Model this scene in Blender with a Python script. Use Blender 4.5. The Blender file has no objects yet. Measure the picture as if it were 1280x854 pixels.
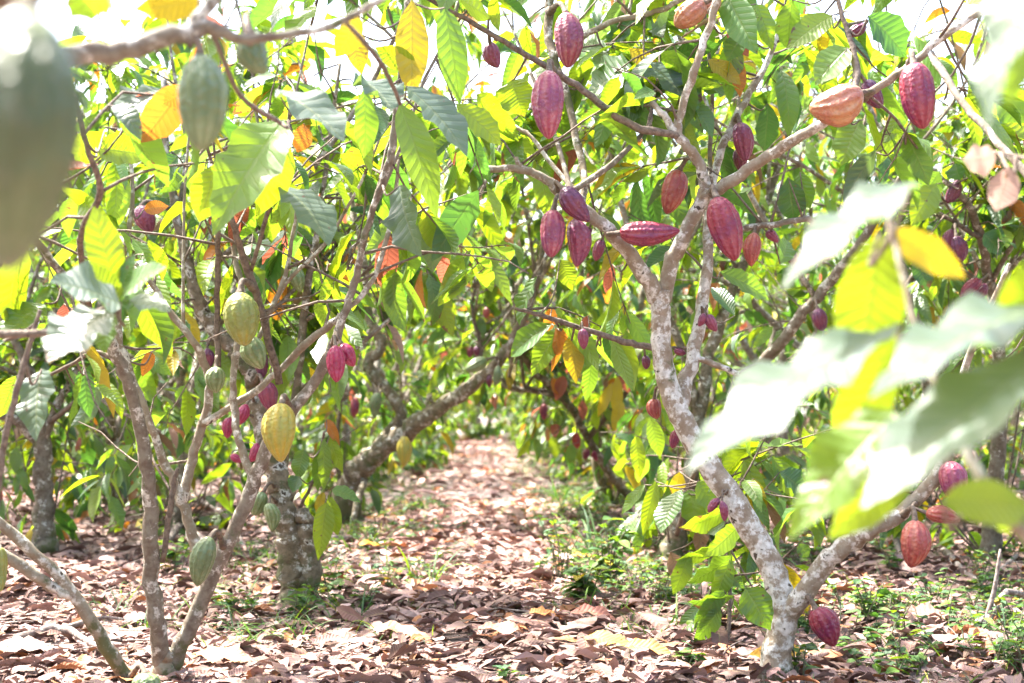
import bpy, math
import numpy as np

rng = np.random.default_rng(11)
SC = bpy.context.scene
COL = SC.collection
R = math.radians

# ------------------------------------------------------------------ camera
FPX, CXP, CYP, CAMH = 1778.0, 640.0, 427.0, 0.85      # focal length in photo pixels, picture centre, camera height
PITCH = R(2.83)
cam = bpy.data.cameras.new('camera')
cam_o = bpy.data.objects.new('camera', cam)
COL.objects.link(cam_o)
cam_o.location = (0, 0, CAMH)
cam_o.rotation_euler = (R(90) + PITCH, 0, 0)
cam.sensor_width = 36.0
cam.lens = 36.0 * FPX / 1280.0
cam.clip_start, cam.clip_end = 0.05, 2000
cam.dof.use_dof = True
cam.dof.focus_distance = 4.7
cam.dof.aperture_fstop = 3.2
cam.dof.aperture_blades = 9
SC.camera = cam_o

# ------------------------------------------------------------------ light
SUN_EL, SUN_AZ = R(60), math.atan2(-0.72, 0.45)         # azimuth measured from +Y towards +X
sun = bpy.data.lights.new('sun', 'SUN')
sun.energy, sun.angle, sun.color = 3.7, R(0.8), (1.0, 0.96, 0.90)
sun_o = bpy.data.objects.new('sun', sun)
COL.objects.link(sun_o)
sun_o.rotation_euler = (R(90) - SUN_EL, 0, math.pi - SUN_AZ)
W = bpy.data.worlds.new('World'); SC.world = W; W.use_nodes = True
nt = W.node_tree
sky = nt.nodes.new('ShaderNodeTexSky'); sky.sky_type = 'NISHITA'; sky.sun_disc = False
sky.sun_elevation, sky.sun_rotation = SUN_EL, SUN_AZ
sky.dust_density, sky.air_density, sky.ozone_density = 5.0, 1.0, 0.5
nt.links.new(sky.outputs[0], nt.nodes['Background'].inputs[0])
nt.nodes['Background'].inputs[1].default_value = 0.14
SC.view_settings.view_transform = 'Standard'
SC.view_settings.look = 'None'
SC.view_settings.exposure = 3.0
SC.view_settings.gamma = 1.0
SC.render.engine = 'CYCLES'
cy = SC.cycles
cy.use_denoising = True
cy.max_bounces, cy.diffuse_bounces, cy.transmission_bounces, cy.glossy_bounces = 8, 6, 6, 3
cy.sample_clamp_indirect = 8.0


# ------------------------------------------------------------------ helpers
def at(px, py, d):
    """a point of the place from its photo pixel and its own depth in metres"""
    a, b = (px - CXP) / FPX * d, (CYP - py) / FPX * d
    return np.array([a, d * math.cos(PITCH) - b * math.sin(PITCH), CAMH + d * math.sin(PITCH) + b * math.cos(PITCH)])


def proj(P):
    q = np.asarray(P, float) - np.array([0, 0, CAMH])
    d = q[..., 1] * math.cos(PITCH) + q[..., 2] * math.sin(PITCH)
    b = -q[..., 1] * math.sin(PITCH) + q[..., 2] * math.cos(PITCH)
    ds = np.maximum(d, 1e-3)
    return CXP + q[..., 0] / ds * FPX, CYP - b / ds * FPX, d


def gz(x, y):
    x = np.asarray(x, float); y = np.asarray(y, float)
    return (0.018 * np.sin(x * 1.7 + 0.4) * np.cos(y * 1.1) + 0.012 * np.sin(y * 2.3 + x * 0.9)
            + 0.01 * np.sin(x * 5.1 + y * 3.7))


def unit(v):
    v = np.asarray(v, float)
    return v / np.maximum(np.linalg.norm(v, axis=-1, keepdims=True), 1e-9)


class MB:
    """collects tubes, blades and leaves and links them as ONE mesh object"""
    def __init__(self):
        self.v, self.q, self.qm, self.uv, self.t, self.g, self.rn = [], [], [], [], [], [], []
        self.tri, self.trim, self.n = [], [], 0

    def add(self, v, q=None, tri=None, uv=None, tint=None, glow=None, mat=0, rn=None):
        k = len(v)
        self.v.append(np.asarray(v, np.float32))
        if q is not None and len(q):
            self.q.append(np.asarray(q) + self.n); self.qm.append(np.full(len(q), mat))
        if tri is not None and len(tri):
            self.tri.append(np.asarray(tri) + self.n); self.trim.append(np.full(len(tri), mat))
        self.uv.append(np.zeros((k, 2)) if uv is None else uv)
        self.t.append(np.tile((.1, .1, .1), (k, 1)) if tint is None else tint)
        self.g.append(np.tile((.1, .1, .1), (k, 1)) if glow is None else glow)
        self.rn.append(np.ones(k) if rn is None else rn)
        self.n += k

    def mesh(self, name, mats):
        me = bpy.data.meshes.new(name)
        v = np.concatenate(self.v)
        q = np.concatenate(self.q) if self.q else np.zeros((0, 4), int)
        t = np.concatenate(self.tri) if self.tri else np.zeros((0, 3), int)
        loops = np.concatenate([q.ravel(), t.ravel()]).astype(np.int32)
        me.vertices.add(len(v)); me.vertices.foreach_set('co', v.ravel().astype(np.float32))
        me.loops.add(len(loops)); me.loops.foreach_set('vertex_index', loops)
        npoly = len(q) + len(t)
        start = np.concatenate([np.arange(len(q)) * 4, len(q) * 4 + np.arange(len(t)) * 3]).astype(np.int32)
        me.polygons.add(npoly); me.polygons.foreach_set('loop_start', start)
        mi = np.concatenate((self.qm or [np.zeros(0)]) + self.trim).astype(np.int32)
        me.polygons.foreach_set('material_index', mi)
        me.polygons.foreach_set('use_smooth', np.ones(npoly, bool))
        ul = me.uv_layers.new(name='UVMap')
        ul.data.foreach_set('uv', np.concatenate(self.uv)[loops].astype(np.float32).ravel())
        for nm, arr in (('tint', self.t), ('glow', self.g)):
            a = me.attributes.new(nm, 'FLOAT_COLOR', 'POINT')
            c = np.concatenate(arr).astype(np.float32)
            a.data.foreach_set('color', np.concatenate([c, np.concatenate(self.rn).astype(np.float32)[:, None]], 1).ravel())
        for m in mats: me.materials.append(m)
        me.update(calc_edges=True)
        me.validate()
        return me

    def build(self, name, mats, parent=None, loc=None):
        if loc is not None:
            self.v = [v - np.asarray(loc, np.float32) for v in self.v]
        o = bpy.data.objects.new(name, self.mesh(name, mats))
        COL.objects.link(o)
        if parent is not None: o.parent = parent
        elif loc is not None: o.location = loc
        return o


def empty(name, loc):
    o = bpy.data.objects.new(name, None); COL.objects.link(o)
    o.location = loc; o.empty_display_size = 0.1
    return o


def tag(o, label=None, cat=None, group=None, kind=None):
    if label: o['label'] = label
    if cat: o['category'] = cat
    if group: o['group'] = group
    if kind: o['kind'] = kind
    return o


def spline(P, n):
    P = np.asarray(P, float)
    if len(P) == 2: P = np.array([P[0], (P[0] + P[1]) / 2, P[1]])
    A = np.vstack([2 * P[0] - P[1], P, 2 * P[-1] - P[-2]])
    out = []
    for i in range(len(P) - 1):
        p0, p1, p2, p3 = A[i:i + 4]
        for t in np.linspace(0, 1, n, endpoint=False):
            out.append(.5 * ((2 * p1) + (p2 - p0) * t + (2 * p0 - 5 * p1 + 4 * p2 - p3) * t * t + (3 * p1 - p0 - 3 * p2 + p3) * t ** 3))
    out.append(P[-1])
    return np.array(out)


def tube(mb, P, r, sides=8, mat=0, rough=0.0, cap=True):
    """P: (n,3) centre line, r: (n,) radii"""
    P = np.asarray(P, float); n = len(P)
    r = np.broadcast_to(np.asarray(r, float), (n,))
    T = unit(np.gradient(P, axis=0))
    a = np.array([0.3, 1, 0.2]) if abs(T[0][2]) > .8 else np.array([0, 0, 1.0])
    N = np.zeros((n, 3)); x = unit(np.cross(T[0], a))
    for i in range(n):
        x = unit(x - T[i] * x.dot(T[i])); N[i] = x
    B = np.cross(T, N)
    ph = np.arange(sides) / sides * 2 * math.pi
    rr = r[:, None] * np.ones((1, sides))
    if rough:
        w = rng.normal(0, 1, (n, sides)); w = (w + np.roll(w, 1, 0) + np.roll(w, 1, 1)) / 1.73
        rr = rr * (1 + rough * w)
    V = P[:, None] + rr[..., None] * (np.cos(ph)[None, :, None] * N[:, None] + np.sin(ph)[None, :, None] * B[:, None])
    q = []
    for i in range(n - 1):
        j = np.arange(sides); k = (j + 1) % sides
        q.append(np.stack([i * sides + j, i * sides + k, (i + 1) * sides + k, (i + 1) * sides + j], 1))
    tri = None
    V = V.reshape(-1, 3)
    if cap:
        j = np.arange(sides); k = (j + 1) % sides
        V = np.vstack([V, P[-1] + T[-1] * r[-1] * .5, P[0] - T[0] * r[0] * .2])
        tri = np.vstack([np.stack([(n - 1) * sides + j, (n - 1) * sides + k, np.full(sides, n * sides)], 1),
                         np.stack([k, j, np.full(sides, n * sides + 1)], 1)])
    mb.add(V, np.concatenate(q), tri, mat=mat)


# palette: name -> (reflected colour, colour of the light let through)
PAL = {
    'deep':   ((.030, .078, .034), (.09, .22, .018)),
    'mid':    ((.048, .115, .030), (.20, .34, .014)),
    'silver': ((.070, .108, .090), (.13, .21, .030)),
    'light':  ((.085, .165, .030), (.27, .40, .010)),
    'lime':   ((.115, .195, .022), (.32, .42, .006)),
    'yellow': ((.340, .270, .022), (.36, .265, .006)),
    'orange': ((.300, .115, .022), (.46, .17, .012)),
    'red':    ((.230, .075, .048), (.36, .09, .050)),
    'blush':  ((.300, .200, .180), (.30, .20, .16)),
    'dry':    ((.240, .150, .090), (.16, .09, .050)),
}
PN = list(PAL)
PALR = np.array([PAL[k][0] for k in PN]); PALG = np.array([PAL[k][1] for k in PN])


def pick(n, w, r):
    """random palette rows; w = weights for PN"""
    w = np.asarray(w, float); w = w / w.sum()
    i = r.choice(len(PN), n, p=w)
    k = np.exp(r.normal(0, .16, (n, 1)))
    return PALR[i] * k, PALG[i] * np.clip(k, .75, 1.25)


MIX = (.17, .30, .02, .28, .14, .034, .018, .014, .004, .009)


def add_leaves(mb, B, D, N, L, Wd, droop, fold, tint, glow, ns=5, nu=3, mat=0, wav=None, r=rng):
    """blade by blade: base, direction, upper side, length, width; each bends along its midrib and folds about it"""
    B = np.atleast_2d(B); n = len(B)
    if n == 0: return
    D = unit(np.atleast_2d(D)); N = np.atleast_2d(N)
    S = np.cross(D, N); bad = np.linalg.norm(S, axis=1) < 1e-3
    S[bad] = np.cross(D[bad], np.array([1, .3, .2])); S = unit(S); N = unit(np.cross(S, D))
    L, Wd, droop, fold = [np.broadcast_to(np.asarray(a, float), (n,)) for a in (L, Wd, droop, fold)]
    v = np.linspace(0, 1, ns + 1); u = np.linspace(-1, 1, nu)
    ang = -droop[:, None] * (v[None] ** 1.2)
    T = np.cos(ang)[..., None] * D[:, None] + np.sin(ang)[..., None] * N[:, None]
    Nv = np.cos(ang)[..., None] * N[:, None] - np.sin(ang)[..., None] * D[:, None]
    step = (T[:, 1:] + T[:, :-1]) / 2 * (L[:, None, None] / ns)
    C = B[:, None] + np.concatenate([np.zeros((n, 1, 3)), np.cumsum(step, 1)], 1)
    prof = np.sin(np.pi * np.clip(v, 0, 1) ** .88) ** .72 * (1 - .45 * np.clip((v - .72) / .28, 0, 1) ** 1.2)
    prof = np.maximum(prof, .025)
    skew = r.uniform(.75, 1.25, (n, 1))                     # some blades are broadest above, some below the middle
    profn = np.maximum(np.interp(v[None] ** skew, v, prof), .02)
    w = Wd[:, None] / 2 * profn
    ph = r.uniform(0, 6.28, (n, 1)); fr = r.uniform(2.0, 4.0, (n, 1))
    wv = (r.uniform(.03, .20, (n, 1)) if wav is None else wav) * Wd[:, None] * np.sin(fr * 6.28 * v[None] + ph)
    au = np.abs(u)
    off = (u[None, None, :, None] * w[:, :, None, None] * np.cos(fold)[:, None, None, None] * S[:, None, None]
           + ((au[None, None] * w[:, :, None] * np.sin(fold)[:, None, None])
              + (u ** 2 * np.where(u > 0, 1, .7))[None, None] * (wv * profn)[:, :, None])[..., None] * Nv[:, :, None])
    V = (C[:, :, None] + off).reshape(-1, 3)
    k = (ns + 1) * nu
    i, j = np.meshgrid(np.arange(ns), np.arange(nu - 1), indexing='ij')
    a = (i * nu + j).ravel()
    q1 = np.stack([a, a + 1, a + nu + 1, a + nu], 1)
    q = (np.arange(n)[:, None, None] * k + q1[None]).reshape(-1, 4)
    uv = np.stack(np.broadcast_arrays(u[None, :], v[:, None]), -1).reshape(-1, 2)
    mb.add(V, q, uv=np.tile(uv, (n, 1)), tint=np.repeat(tint, k, 0), glow=np.repeat(glow, k, 0), mat=mat, rn=np.repeat(r.random(n), k))


# ------------------------------------------------------------------ materials
def newmat(name):
    m = bpy.data.materials.new(name); m.use_nodes = True
    m.node_tree.nodes.clear()
    return m, m.node_tree.nodes, m.node_tree.links


def math_n(N, Lk, op, a, b=None, c=None):
    n = N.new('ShaderNodeMath'); n.operation = op
    for i, x in enumerate((a, b, c)):
        if x is None: continue
        if isinstance(x, (int, float)): n.inputs[i].default_value = x
        else: Lk.new(x, n.inputs[i])
    return n.outputs[0]


def mixc(N, Lk, f, a, b, mode='MIX'):
    n = N.new('ShaderNodeMix'); n.data_type = 'RGBA'; n.blend_type = mode
    for i, x in ((0, f), (6, a), (7, b)):
        if isinstance(x, (int, float)): n.inputs[i].default_value = x
        elif isinstance(x, tuple): n.inputs[i].default_value = (*x, 1)
        else: Lk.new(x, n.inputs[i])
    return n.outputs[2]


def noise(N, Lk, scale, detail=4, vec=None, rough=.55):
    n = N.new('ShaderNodeTexNoise'); n.inputs['Scale'].default_value = scale
    n.inputs['Detail'].default_value = detail; n.inputs['Roughness'].default_value = rough
    if vec is not None: Lk.new(vec, n.inputs['Vector'])
    return n.outputs['Fac']


def ramp(N, Lk, f, lo, hi):
    n = N.new('ShaderNodeMapRange'); n.interpolation_type = 'SMOOTHSTEP'
    n.inputs[1].default_value = lo; n.inputs[2].default_value = hi
    Lk.new(f, n.inputs[0])
    return n.outputs[0]


def leaf_material(name, thru, rough, spec, spots, coat=0.0):
    m, N, Lk = newmat(name)
    out = N.new('ShaderNodeOutputMaterial')
    uv = N.new('ShaderNodeUVMap'); sep = N.new('ShaderNodeSeparateXYZ'); Lk.new(uv.outputs[0], sep.inputs[0])
    tc = N.new('ShaderNodeTexCoord')
    a1 = N.new('ShaderNodeAttribute'); a1.attribute_name = 'tint'
    a2 = N.new('ShaderNodeAttribute'); a2.attribute_name = 'glow'
    rn = a1.outputs['Alpha']
    au = math_n(N, Lk, 'ABSOLUTE', sep.outputs[0])
    nz = noise(N, Lk, 26, 3, tc.outputs['Object'])
    cnt = math_n(N, Lk, 'ADD', 8.5, math_n(N, Lk, 'MULTIPLY', rn, 4.0))
    bend_ = math_n(N, Lk, 'ADD', math_n(N, Lk, 'MULTIPLY', math_n(N, Lk, 'POWER', au, .8), .13), math_n(N, Lk, 'MULTIPLY', nz, .03))
    ph = math_n(N, Lk, 'ADD', math_n(N, Lk, 'MULTIPLY', math_n(N, Lk, 'SUBTRACT', sep.outputs[1], bend_), cnt), math_n(N, Lk, 'MULTIPLY', rn, 7.0))
    fr = math_n(N, Lk, 'FRACT', ph)
    tri = math_n(N, Lk, 'ABSOLUTE', math_n(N, Lk, 'SUBTRACT', fr, .5))          # 0.5 on a side vein
    vein = math_n(N, Lk, 'MULTIPLY', ramp(N, Lk, tri, .38, .49), math_n(N, Lk, 'SUBTRACT', 1.0, math_n(N, Lk, 'MULTIPLY', au, .6)))
    mid = ramp(N, Lk, math_n(N, Lk, 'SUBTRACT', 1.0, au), .90, .975)
    veins = math_n(N, Lk, 'MAXIMUM', math_n(N, Lk, 'MULTIPLY', vein, .55), mid)
    blot = ramp(N, Lk, noise(N, Lk, 9, 4, tc.outputs['Object'], .65), .3, .75)
    base = mixc(N, Lk, math_n(N, Lk, 'MULTIPLY', veins, .45), a1.outputs[0], mixc(N, Lk, .5, a1.outputs[0], (.30, .32, .10)))
    base = mixc(N, Lk, math_n(N, Lk, 'MULTIPLY', blot, .5), base, mixc(N, Lk, 1.0, base, (1.6, 1.45, 1.0), 'MULTIPLY'))
    thr = mixc(N, Lk, math_n(N, Lk, 'MULTIPLY', veins, .45), a2.outputs[0], mixc(N, Lk, 1.0, a2.outputs[0], (.5, .55, .55), 'MULTIPLY'))
    thr = mixc(N, Lk, math_n(N, Lk, 'MULTIPLY', blot, .35), thr, mixc(N, Lk, 1.0, thr, (.62, .75, .8), 'MULTIPLY'))
    sp = ramp(N, Lk, noise(N, Lk, 38, 2, tc.outputs['Object']), 1 - spots, 1 - spots + .05)
    # old leaves brown at the tip and along the rim
    age = math_n(N, Lk, 'ADD', math_n(N, Lk, 'ADD', math_n(N, Lk, 'MULTIPLY', sep.outputs[1], .30), math_n(N, Lk, 'MULTIPLY', au, .16)),
                 math_n(N, Lk, 'ADD', math_n(N, Lk, 'MULTIPLY', nz, .55), math_n(N, Lk, 'MULTIPLY', math_n(N, Lk, 'POWER', rn, 3.0), .22)))
    sp = math_n(N, Lk, 'MAXIMUM', sp, ramp(N, Lk, age, .83, .88))
    base = mixc(N, Lk, sp, base, (.13, .075, .04)); thr = mixc(N, Lk, sp, thr, (.13, .06, .015))
    h = math_n(N, Lk, 'ADD', math_n(N, Lk, 'MULTIPLY', math_n(N, Lk, 'SUBTRACT', .5, tri), 1.0), math_n(N, Lk, 'MULTIPLY', veins, -.6))
    bump = N.new('ShaderNodeBump'); bump.inputs['Strength'].default_value = .38; bump.inputs['Distance'].default_value = .006
    Lk.new(h, bump.inputs['Height'])
    p = N.new('ShaderNodeBsdfPrincipled'); Lk.new(base, p.inputs['Base Color']); Lk.new(bump.outputs[0], p.inputs['Normal'])
    p.inputs['Roughness'].default_value = rough; p.inputs['Specular IOR Level'].default_value = spec
    t = N.new('ShaderNodeBsdfTranslucent'); Lk.new(thr, t.inputs['Color']); Lk.new(bump.outputs[0], t.inputs['Normal'])
    mx = N.new('ShaderNodeMixShader'); mx.inputs[0].default_value = thru
    Lk.new(p.outputs[0], mx.inputs[1]); Lk.new(t.outputs[0], mx.inputs[2]); Lk.new(mx.outputs[0], out.inputs[0])
    return m


def bark_material(name, dark, light, lichen, moss, scale=1.0):
    """lichen: 0..1 share of pale crust, moss: share of green film"""
    m, N, Lk = newmat(name)
    out = N.new('ShaderNodeOutputMaterial'); tc = N.new('ShaderNodeTexCoord')
    P = tc.outputs['Object']
    n1 = noise(N, Lk, 30 * scale, 6, P, .65)
    base = mixc(N, Lk, ramp(N, Lk, n1, .32, .68), dark, light)
    n2 = noise(N, Lk, 19 * scale, 6, P, .68)
    lf = ramp(N, Lk, n2, .66 - .34 * lichen, .76 - .34 * lichen)
    base = mixc(N, Lk, lf, base, mixc(N, Lk, ramp(N, Lk, noise(N, Lk, 60 * scale, 3, P), .3, .7), (.34, .32, .28), (.56, .54, .49)))
    sz = N.new('ShaderNodeSeparateXYZ'); Lk.new(P, sz.inputs[0])
    foot = math_n(N, Lk, 'MULTIPLY', math_n(N, Lk, 'SUBTRACT', 1.0, ramp(N, Lk, sz.outputs[2], .02, .34)), .13)   # moss climbs from the foot
    n3 = math_n(N, Lk, 'ADD', noise(N, Lk, 9 * scale, 6, P, .66), foot)
    base = mixc(N, Lk, ramp(N, Lk, n3, .74 - .34 * moss, .84 - .34 * moss), base, (.085, .088, .040))
    n4 = noise(N, Lk, 19 * scale, 4, P, .6)
    base = mixc(N, Lk, ramp(N, Lk, n4, .64, .70), base, (.055, .040, .028))
    vo = N.new('ShaderNodeTexVoronoi'); vo.inputs['Scale'].default_value = 40 * scale; Lk.new(P, vo.inputs['Vector'])
    h = math_n(N, Lk, 'ADD', n1, math_n(N, Lk, 'ADD', math_n(N, Lk, 'MULTIPLY', vo.outputs['Distance'], .6), math_n(N, Lk, 'MULTIPLY', lf, .15)))
    bump = N.new('ShaderNodeBump'); bump.inputs['Strength'].default_value = .7; bump.inputs['Distance'].default_value = .005
    Lk.new(h, bump.inputs['Height'])
    p = N.new('ShaderNodeBsdfPrincipled'); Lk.new(base, p.inputs['Base Color']); Lk.new(bump.outputs[0], p.inputs['Normal'])
    p.inputs['Roughness'].default_value = .85; p.inputs['Specular IOR Level'].default_value = .25
    Lk.new(p.outputs[0], out.inputs[0])
    return m


def pod_material(name, ridge, furrow, blotch, amount, rough=.36):
    m, N, Lk = newmat(name)
    out = N.new('ShaderNodeOutputMaterial'); tc = N.new('ShaderNodeTexCoord'); P = tc.outputs['Object']
    uv = N.new('ShaderNodeUVMap'); sep = N.new('ShaderNodeSeparateXYZ'); Lk.new(uv.outputs[0], sep.inputs[0])
    n1 = noise(N, Lk, 24, 4, P)
    f = math_n(N, Lk, 'ADD', sep.outputs[0], math_n(N, Lk, 'MULTIPLY', math_n(N, Lk, 'SUBTRACT', n1, .5), .9))
    base = mixc(N, Lk, ramp(N, Lk, f, .15, .85), furrow, ridge)
    base = mixc(N, Lk, math_n(N, Lk, 'MULTIPLY', ramp(N, Lk, noise(N, Lk, 12, 4, P), .60 - amount * .35, .80 - amount * .35), .75), base, blotch)
    base = mixc(N, Lk, math_n(N, Lk, 'MULTIPLY', ramp(N, Lk, noise(N, Lk, 120, 2, P), .63, .71), .25), base, (.35, .27, .20))
    base = mixc(N, Lk, math_n(N, Lk, 'MULTIPLY', ramp(N, Lk, noise(N, Lk, 34, 5, P, .65), .64, .69), .75), base, (.055, .032, .024))
    vo = N.new('ShaderNodeTexVoronoi'); vo.inputs['Scale'].default_value = 85; Lk.new(P, vo.inputs['Vector'])
    h = math_n(N, Lk, 'ADD', math_n(N, Lk, 'MULTIPLY', vo.outputs['Distance'], .8), noise(N, Lk, 55, 4, P))
    bump = N.new('ShaderNodeBump'); bump.inputs['Strength'].default_value = .75; bump.inputs['Distance'].default_value = .005
    Lk.new(h, bump.inputs['Height'])
    p = N.new('ShaderNodeBsdfPrincipled'); Lk.new(base, p.inputs['Base Color']); Lk.new(bump.outputs[0], p.inputs['Normal'])
    p.inputs['Roughness'].default_value = rough; p.inputs['Specular IOR Level'].default_value = .45
    p.inputs['Subsurface Weight'].default_value = .05
    Lk.new(p.outputs[0], out.inputs[0])
    return m


def ground_material():
    m, N, Lk = newmat('soil_and_litter')
    out = N.new('ShaderNodeOutputMaterial'); tc = N.new('ShaderNodeTexCoord'); P = tc.outputs['Object']
    vo = N.new('ShaderNodeTexVoronoi'); vo.inputs['Scale'].default_value = 9; vo.inputs['Randomness'].default_value = 1
    Lk.new(P, vo.inputs['Vector'])
    s = N.new('ShaderNodeSeparateColor'); Lk.new(vo.outputs['Color'], s.inputs[0])
    base = mixc(N, Lk, s.outputs[0], (.15, .10, .085), (.32, .235, .215))
    base = mixc(N, Lk, ramp(N, Lk, noise(N, Lk, 3, 5, P), .4, .7), base, (.13, .09, .075))
    base = mixc(N, Lk, math_n(N, Lk, 'MULTIPLY', ramp(N, Lk, noise(N, Lk, .9, 5, P), .55, .75), .6), base, (.12, .15, .05))
    h = math_n(N, Lk, 'ADD', noise(N, Lk, 20, 6, P), vo.outputs['Distance'])
    bump = N.new('ShaderNodeBump'); bump.inputs['Strength'].default_value = .8; bump.inputs['Distance'].default_value = .03
    Lk.new(h, bump.inputs['Height'])
    p = N.new('ShaderNodeBsdfPrincipled'); Lk.new(base, p.inputs['Base Color']); Lk.new(bump.outputs[0], p.inputs['Normal'])
    p.inputs['Roughness'].default_value = .95
    Lk.new(p.outputs[0], out.inputs[0])
    return m


M_LEAF = leaf_material('cacao_leaf', .46, .40, .62, .30)
M_LITTER = leaf_material('dry_leaf', .14, .62, .30, .36)
M_GRASS = leaf_material('grass_blade', .30, .5, .30, .20)
M_BARK = bark_material('lichen_bark', (.11, .080, .058), (.19, .168, .132), .40, .50)
M_PALE = bark_material('pale_bark', (.17, .125, .085), (.27, .222, .165), .60, .36)
M_MOSS = bark_material('mossy_bark', (.09, .07, .045), (.20, .16, .11), .42, .62)
M_TAN = bark_material('tan_bark', (.17, .125, .085), (.24, .212, .160), .46, .44)
M_TWIG = bark_material('twig_bark', (.080, .058, .044), (.18, .140, .108), .12, .05, 2.0)
M_DEAD = bark_material('dead_wood', (.10, .075, .065), (.25, .20, .18), .35, .05, 1.5)
M_SOIL = ground_material()
POD = {
    'maroon': pod_material('maroon_pod', (.170, .010, .028), (.230, .045, .062), (.110, .010, .055), .4),
    'purple': pod_material('purple_pod', (.125, .018, .060), (.180, .050, .095), (.190, .030, .055), .5),
    'plum':   pod_material('plum_pod', (.075, .012, .048), (.115, .030, .075), (.140, .022, .038), .4),
    'rose':   pod_material('rose_pod', (.240, .034, .066), (.320, .100, .120), (.140, .028, .085), .5),
    'magenta': pod_material('magenta_pod', (.250, .006, .055), (.310, .045, .095), (.170, .008, .040), .3),
    'redbrown': pod_material('redbrown_pod', (.280, .050, .034), (.330, .115, .075), (.190, .030, .036), .5),
    'red':    pod_material('red_pod', (.280, .010, .014), (.300, .045, .036), (.180, .008, .012), .3),
    'orange': pod_material('orange_pod', (.340, .140, .055), (.400, .220, .110), (.280, .090, .060), .5),
    'yellow': pod_material('yellow_pod', (.360, .270, .030), (.300, .270, .050), (.230, .240, .050), .4),
    'olive':  pod_material('olive_pod', (.230, .220, .035), (.230, .250, .080), (.150, .180, .045), .6),
    'green':  pod_material('green_pod', (.120, .170, .060), (.230, .280, .150), (.090, .130, .045), .4),
    'dark':   pod_material('dark_green_pod', (.066, .092, .032), (.105, .130, .055), (.050, .064, .024), .5),
    'brown':  pod_material('brown_pod', (.090, .055, .030), (.120, .080, .045), (.060, .035, .022), .5),
    'sage':   pod_material('sage_pod', (.105, .145, .062), (.170, .215, .110), (.075, .110, .045), .5),
}

# ------------------------------------------------------------------ ground: one sheet out to the horizon
gm = MB()
xs = np.concatenate([[-400, -120, -50], np.linspace(-22, 22, 111), [50, 120, 400]])
ys = np.concatenate([[-60, -20, -6], np.linspace(-2, 60, 156), [90, 160, 300, 900]])
gx, gy = np.meshgrid(xs, ys, indexing='ij')
zz = gz(gx, gy)
gv = np.stack([gx, gy, zz], -1).reshape(-1, 3)
i, j = np.meshgrid(np.arange(len(xs) - 1), np.arange(len(ys) - 1), indexing='ij')
a = (i * len(ys) + j).ravel()
gm.add(gv, np.stack([a, a + len(ys), a + len(ys) + 1, a + 1], 1))
ground = tag(gm.build('ground', [M_SOIL]), kind='structure')

# ------------------------------------------------------------------ keep-clear list: stems and pods that the photo shows uncovered
CLEAR = []          # (px, py, depth, radius px)


def is_clear(P):
    """True for the points that do not stand before a stem or pod of the list"""
    if not CLEAR: return np.ones(len(P), bool)
    global _CA
    if len(_CA) != len(CLEAR): _CA = np.array(CLEAR)
    x, y, d = proj(P)
    return ~((np.hypot(x[:, None] - _CA[None, :, 0], y[:, None] - _CA[None, :, 1]) < _CA[None, :, 3]) & (d[:, None] < _CA[None, :, 2] + .02)).any(1)


_CA = np.zeros((0, 4))


# ------------------------------------------------------------------ trees
def grow_leaves(mb, P, T, r, mix=MIX, size=(.14, .28), hang=(.15, 1.1), ns=5, nu=3, petiole=True, clear=False):
    """leaves at points P on twigs of direction T"""
    n = len(P)
    if n == 0: return
    az = r.uniform(0, 6.28, n)
    D = unit(np.stack([np.cos(az), np.sin(az), np.zeros(n)], 1) * .8 + T * .45 + r.normal(0, .12, (n, 3)))
    D[:, 2] -= r.uniform(hang[0], hang[1], n)
    D = unit(D)
    Nn = unit(np.array([0, 0, 1.0]) + r.normal(0, .38, (n, 3)))
    L = r.uniform(size[0], size[1], n) * np.where(r.random(n) < .2, .65, 1)
    B = P + D * .03
    if clear:
        S_ = unit(np.cross(D, Nn)) * L[:, None] * .15
        k = np.ones(n, bool)
        for f_, w_ in ((.1, 0), (.35, 0), (.6, 0), (.9, 0), (.4, 1), (.4, -1)): k &= is_clear(B + D * L[:, None] * f_ + S_ * w_)
        P, D, Nn, L, B = P[k], D[k], Nn[k], L[k], B[k]
        n = len(P)
        if n == 0: return
    t, g = pick(n, mix, r)
    if petiole:
        for p, b in zip(P, B):
            tube(mb, np.array([p, b]), (.0022, .0018), 3, 1, cap=False)
    add_leaves(mb, B, D, Nn, L, L * r.uniform(.29, .44, n), r.uniform(.0, 1.0, n) ** 1.3 * 1.6 - .1, r.uniform(.02, .75, n), t, g, ns, nu, r=r)


def twig(mb, p, d, length, nl, r, rad=.005, mix=MIX, size=(.14, .28), hang=(.15, 1.1), clear=False, sag=.35):
    d = unit(d); pts = [p]; cur = np.array(p, float); dd = d.copy(); k = 5
    for _ in range(k):
        dd = unit(dd + r.normal(0, .13, 3) + np.array([0, 0, -sag / k]))
        cur = cur + dd * length / k; pts.append(cur)
    pts = np.array(pts)
    if clear and not is_clear(pts[1:]).all(): return
    tube(mb, pts, np.linspace(rad, rad * .35, k + 1), 4, 1)
    s = r.uniform(.25, 1.0, nl) * k; i0 = np.minimum(s.astype(int), k - 1); f = (s - i0)[:, None]
    P = pts[i0] * (1 - f) + pts[i0 + 1] * f
    T = unit(pts[i0 + 1] - pts[i0])
    grow_leaves(mb, P, T, r, mix, size, hang, clear=clear)


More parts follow.
